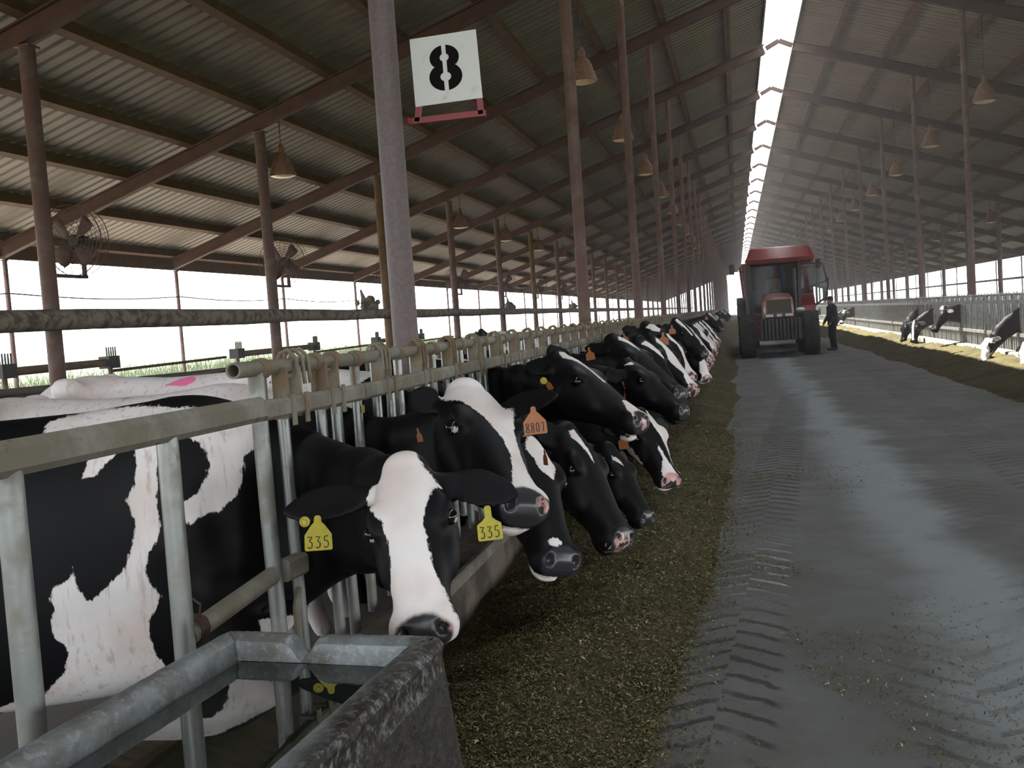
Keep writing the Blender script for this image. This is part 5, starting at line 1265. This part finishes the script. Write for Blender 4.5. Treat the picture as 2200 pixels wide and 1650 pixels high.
# cab
MB().tube([(-0.86, 1.9, 1.3), (-0.86, 1.9, 3.0)], 0.10, 12).build('intake_stack', M['dark'], tr_)
cabw, cy0, cy1, cz0, cz1 = 0.80, 1.95, 3.75, 1.35, 2.98
for x in (-1, 1):
    MB().bar((x * cabw * 0.92, cy0, cz0), (x * cabw, cy0 + 0.15, cz1), 0.09, 0.09, up=(0, 1, 0)).build('cab_pillar', M['dark'], tr_, smooth=False)
    MB().bar((x * cabw, cy1, cz0), (x * cabw, cy1 - 0.1, cz1), 0.10, 0.10, up=(0, 1, 0)).build('cab_pillar', M['dark'], tr_, smooth=False)
MB().add([(-cabw * .90, cy0 + .02, cz0 + .3), (cabw * .90, cy0 + .02, cz0 + .3), (cabw * .96, cy0 + .16, cz1), (-cabw * .96, cy0 + .16, cz1)], [(0, 1, 2, 3)]).build('windscreen', M['glass'], tr_, smooth=False)
MB().box((0, cy1, 1.7), (1.5, 0.06, 0.9)).build('cab_back', M['dark'], tr_, smooth=False)
MB().add([(-cabw * .95, cy1 - .05, 2.15), (cabw * .95, cy1 - .05, 2.15), (cabw * .95, cy1 - .08, cz1), (-cabw * .95, cy1 - .08, cz1)], [(0, 1, 2, 3)]).build('rear_window', M['glass'], tr_, smooth=False)
MB().box((0, 2.85, 1.32), (1.55, 1.8, 0.10)).build('cab_floor', M['dark'], tr_, smooth=False)
MB().box((0, 3.15, 1.75), (0.5, 0.5, 0.14)).box((0, 3.42, 2.15), (0.5, 0.14, 0.75)).build('driver_seat', M['redhood'], tr_, bevel=0.05)
st = MB().tube([(0.19 * math.cos(a), 2.45 + 0.05 * math.sin(a), 2.0 + 0.18 * math.sin(a)) for a in np.linspace(0, 2 * PI, 20, endpoint=False)], 0.015, 6, closed=True)
st.tube([(0, 2.2, 1.6), (0, 2.45, 2.0)], 0.03, 8).build('steering_wheel', M['dark'], tr_)
MB().add([(0.17, 2.12, 2.90), (0.30, 2.12, 2.90), (0.33, 2.06, 2.55), (0.30, 2.05, 2.1), (0.21, 2.05, 2.1), (0.22, 2.08, 2.55)], [(0, 1, 2, 5), (5, 2, 3, 4)]).build('blue_reflection', M['blue'], tr_)  # solid blue strip in place of the door's reflection
def roof_():
    b = MB(); secs = [(2.99, 1.02, 1.65, 3.95), (3.10, 1.06, 1.60, 4.0), (3.16, 1.02, 1.66, 3.96), (3.44, 0.92, 1.95, 3.9), (3.50, 0.84, 2.1, 3.8)]
    V = []
    for z, hw, ya, yb_ in secs: hw *= 1.03; V += [(-hw, ya + 0.1, z), (-hw + 0.12, ya, z), (hw - 0.12, ya, z), (hw, ya + 0.1, z), (hw, yb_, z), (-hw, yb_, z)]
    n = 6; F = [(i * n + k, i * n + (k + 1) % n, (i + 1) * n + (k + 1) % n, (i + 1) * n + k) for i in range(len(secs) - 1) for k in range(n)] + [tuple(range(n - 1, -1, -1)), tuple(range((len(secs) - 1) * n, len(secs) * n))]
    b.add([(p[0] + 0.17, p[1], p[2]) for p in V], F); return b.build('cab_roof', M['red'], tr_)
roof_()
for s in (-1, 1):
    b = MB()
    for k in range(9):
        a = PI * 0.12 + PI * 0.72 * k / 8
        b.bar((s * 0.98 - 0.0, 3.25 - 1.02 * math.cos(a), 0.9 + 1.02 * math.sin(a)), (s * 0.98, 3.25 - 1.02 * math.cos(a + PI * 0.09), 0.9 + 1.02 * math.sin(a + PI * 0.09)), 0.56, 0.03, up=(0, 0, 1) if abs(math.cos(a)) < 0.7 else (0, 1, 0))
    b.build('rear_fender', M['dark'] if s < 0 else M['red'], tr_, smooth=False)
    MB().bar((s * 0.84, 2.05, 2.72), (s * 1.28, 1.95, 2.80), 0.03, 0.03).box((s * 1.36, 1.93, 2.84), (0.16, 0.05, 0.30)).build('side_mirror', M['dark'], tr_, smooth=False)
# open door on the far-lane side
dr = MB(); A0, A1 = Vector((0.86, 3.7, 1.45)), Vector((1.46, 3.1, 2.92))
dx = Vector((0.60, -0.60, 0)).normalized()
outl = [(0.0, 0.0), (0.45, -0.05), (1.10, 0.30), (1.22, 0.75), (1.0, 1.45), (0.0, 1.50)]
for i in range(6):
    p, q = outl[i], outl[(i + 1) % 6]
    dr.bar(A0 + dx * p[0] + Vector((0, 0, p[1])), A0 + dx * q[0] + Vector((0, 0, q[1])), 0.05, 0.05, up=(0, 0, 1) if abs(q[1] - p[1]) < abs(q[0] - p[0]) else (1, 0, 0))
dr.bar(A0 + dx * 0.0 + Vector((0, 0, 0.6)), A0 + dx * 1.2 + Vector((0, 0, 0.85)), 0.03, 0.03).box(A0 + dx * 1.18 + Vector((0, 0, 0.88)), (0.10, 0.12, 0.14)).box(A0 + dx * 1.1 + Vector((0, 0, 0.25)), (0.16, 0.10, 0.10))
door = dr.build('door', M['dark'], tr_, smooth=False)
MB().add([A0 + dx * x + Vector((0, 0, z)) for x, z in outl], [tuple(range(6))]).build('door_glass', M['glass'], door, smooth=False)
MB().box((1.02, 2.5, 1.1), (0.34, 0.5, 0.9)).build('step_panel', M['red'], tr_, bevel=0.03)
MB().sphere((0.70, 1.1, 1.42), (0.14, 0.2, 0.07), 10, 6).build('white_canister', M['white'], tr_)
MB().bar((0, 3.7, 0.55), (0, 5.4, 0.55), 0.12, 0.12).build('drawbar', M['dark'], tr_)
wg = thing('feed_wagon', 'red feed mixer wagon hitched behind the tractor', 'wagon', (TX0 + 0.22, TY0 + 5.4, 0))
b = MB(); secs = [(0.45, 1.02, 0.1, 5.4), (1.25, 1.12, 0.0, 5.6), (3.15, 1.25, -0.2, 5.8)]; V = []
for z, hw, ya, yb_ in secs: V += [(-hw, ya, z), (hw, ya, z), (hw, yb_, z), (-hw, yb_, z)]
b.add(V, [(i * 4 + k, i * 4 + (k + 1) % 4, (i + 1) * 4 + (k + 1) % 4, (i + 1) * 4 + k) for i in range(2) for k in range(4)] + [(3, 2, 1, 0)])
o = b.build('hopper', M['red'], wg, smooth=False); sm = o.modifiers.new('sheet', 'SOLIDIFY'); sm.thickness = 0.04
for y in (0.8, 2.2, 3.6, 5.0):
    for s in (-1, 1): MB().bar((s * 1.07, y, 0.45), (s * 1.28, y, 3.1), 0.08, 0.08, up=(0, 1, 0)).build('rib', M['red'], wg, smooth=False)
for s in (-1, 1):
    for y in (2.2, 3.5):
        b = MB().lathe([(0.2, -0.14), (0.36, -0.15), (0.42, -0.1), (0.42, 0.1), (0.36, 0.15), (0.2, 0.14)], (s * 0.86, y, 0.42), 24, 'X', True); b.build('wheel', M['rubber'], wg)
# ------------------------------------------------------------------ the person beside the tractor
pf = Field(*[axis_pts(l, h, l, h, 0.016, 0.016) for l, h in ((-0.42, 0.32), (-0.34, 0.34), (-0.03, 1.82))])
pe = thing('person', 'person in dark work clothes standing beside the tractor door, back half turned', 'person', (3.02, 34.55, 0), PI + 0.35)
for s in (-1, 1):
    y = 0.10 * s
    pf.chain([(0.0, y * 0.9, 0.95), (0.03, y, 0.52), (-0.02, y * 1.1, 0.10)], [0.105, 0.072, 0.052], 0.04)
    pf.chain([(-0.04, y * 1.1, 0.05), (0.14, y * 1.25, 0.035)], [0.05, 0.038], 0.03)
    pf.chain([(0.0, 0.185 * s, 1.40), (0.03, 0.235 * s, 1.12), (0.19 if s < 0 else 0.14, 0.20 * s, 0.92)], [0.065, 0.052, 0.042], 0.03)
    hx = (0.22 if s < 0 else 0.17); hc_ = np.array((hx, 0.19 * s, 0.88))
    pf.ell(hc_, (0.045, 0.025, 0.045), k=0.02)
    for q in range(4): pf.cone(hc_ + (0.02, 0.012 * (q - 1.5) * 1.5, -0.02), hc_ + (0.05 + 0.005 * (q % 2), 0.014 * (q - 1.5) * 1.5, -0.075 - 0.008 * (q in (1, 2))), 0.012, 0.009, 0.008)
    pf.cone(hc_ + (0.01, -0.02 * s, 0.0), hc_ + (0.05, -0.045 * s, -0.03), 0.013, 0.010, 0.01)
pf.chain([(0, 0, 0.95), (-0.01, 0, 1.15), (0.01, 0, 1.38)], [0.15, 0.15, 0.155], 0.06)
pf.ell((0, 0, 1.36), (0.115, 0.20, 0.11), k=0.06)
pf.cone((0.02, 0, 1.45), (0.04, 0, 1.55), 0.058, 0.055, 0.03)
pf.ell((0.06, 0, 1.645), (0.095, 0.075, 0.115), k=0.025); pf.ell((0.155, 0, 1.63), (0.02, 0.013, 0.022), k=0.015); pf.ell((0.11, 0, 1.57), (0.045, 0.045, 0.04), k=0.03)
for s in (-1, 1):
    pf.ell((0.135, 0.032 * s, 1.66), (0.018, 0.016, 0.012), k=0.008, mode='sub'); pf.ell((0.05, 0.078 * s, 1.64), (0.022, 0.012, 0.032), k=0.01)
P, Q = pf.mesh(relax=1)
body = np_mesh('body', P, Q, M['cloth'], pe); body.data.materials.append(M['skin']); body.data.materials.append(M['dark'])
mi = np.zeros(len(body.data.polygons), dtype=np.int32); cen = P[Q].mean(1)
if len(cen) == len(mi):
    mi[(cen[:, 2] > 1.52)] = 1; mi[(cen[:, 2] < 0.925) & (cen[:, 0] > 0.125) & (cen[:, 2] > 0.7)] = 1; mi[cen[:, 2] < 0.09] = 2
    body.data.polygons.foreach_set('material_index', mi)
hf = Field(*[axis_pts(l, h, l, h, 0.012, 0.012) for l, h in ((-0.12, 0.24), (-0.14, 0.14), (1.55, 1.85))])
hf.ell((0.045, 0, 1.68), (0.108, 0.090, 0.10), k=0.02); hf.ell((0.15, 0, 1.70), (0.07, 0.07, 0.012), k=0.02); hf.ell((0.15, 0, 1.62), (0.06, 0.10, 0.07), k=0.02, mode='sub')
P, Q = hf.mesh(relax=1); np_mesh('cap', P, Q, M['cloth'], pe)
jf = Field(*[axis_pts(l, h, l, h, 0.018, 0.018) for l, h in ((-0.25, 0.3), (-0.32, 0.32), (0.8, 1.55))])
jf.chain([(0, 0, 0.90), (-0.01, 0, 1.15), (0.01, 0, 1.36)], [0.168, 0.162, 0.165], 0.06); jf.ell((0, 0, 1.36), (0.128, 0.215, 0.12), k=0.06)
for s in (-1, 1): jf.chain([(0.0, 0.185 * s, 1.40), (0.03, 0.235 * s, 1.12), (0.175 if s < 0 else 0.13, 0.205 * s, 0.95)], [0.077, 0.063, 0.053], 0.03)
P, Q = jf.mesh(relax=1); np_mesh('jacket', P, Q, plain('jacket_cloth', (0.016, 0.024, 0.034), (0.028, 0.036, 0.045), 0.85, scale=6), pe)
# ------------------------------------------------------------------ dusty air inside the barn
def haze():
    m_ = bpy.data.materials.new('dusty_air'); m_.use_nodes = True; t = m_.node_tree
    t.nodes.remove(t.nodes['Principled BSDF'])
    v = t.nodes.new('ShaderNodeVolumeScatter'); v.inputs['Density'].default_value = 0.0022; v.inputs['Color'].default_value = (0.95, 0.93, 0.95, 1); v.inputs['Anisotropy'].default_value = 0.35
    t.links.new(v.outputs[0], t.nodes['Material Output'].inputs['Volume'])
    e = 0.3; xs = [EAVE + e, XC, mirror(EAVE) - e]
    P = [(xs[0], 0.01, roof_z(xs[0])), (XC, 0.01, roof_z(XC)), (xs[2], 0.01, roof_z(xs[0]))]
    V = []
    for y in (9.0, Y1 - 2):
        V += [(xs[0], y, 0.5), (xs[0], y, P[0][2] - 0.02), (XC, y, P[1][2] - 0.02), (xs[2], y, P[2][2] - 0.02), (xs[2], y, 0.5)]
    o = MB().add(V, [(4, 3, 2, 1, 0), (5, 6, 7, 8, 9)] + [(i, (i + 1) % 5, 5 + (i + 1) % 5, 5 + i) for i in range(5)]).build('dust_haze', m_, smooth=False)
    tag(o, 'thin dusty haze hanging in the air down the barn', 'haze', kind='stuff')
haze()
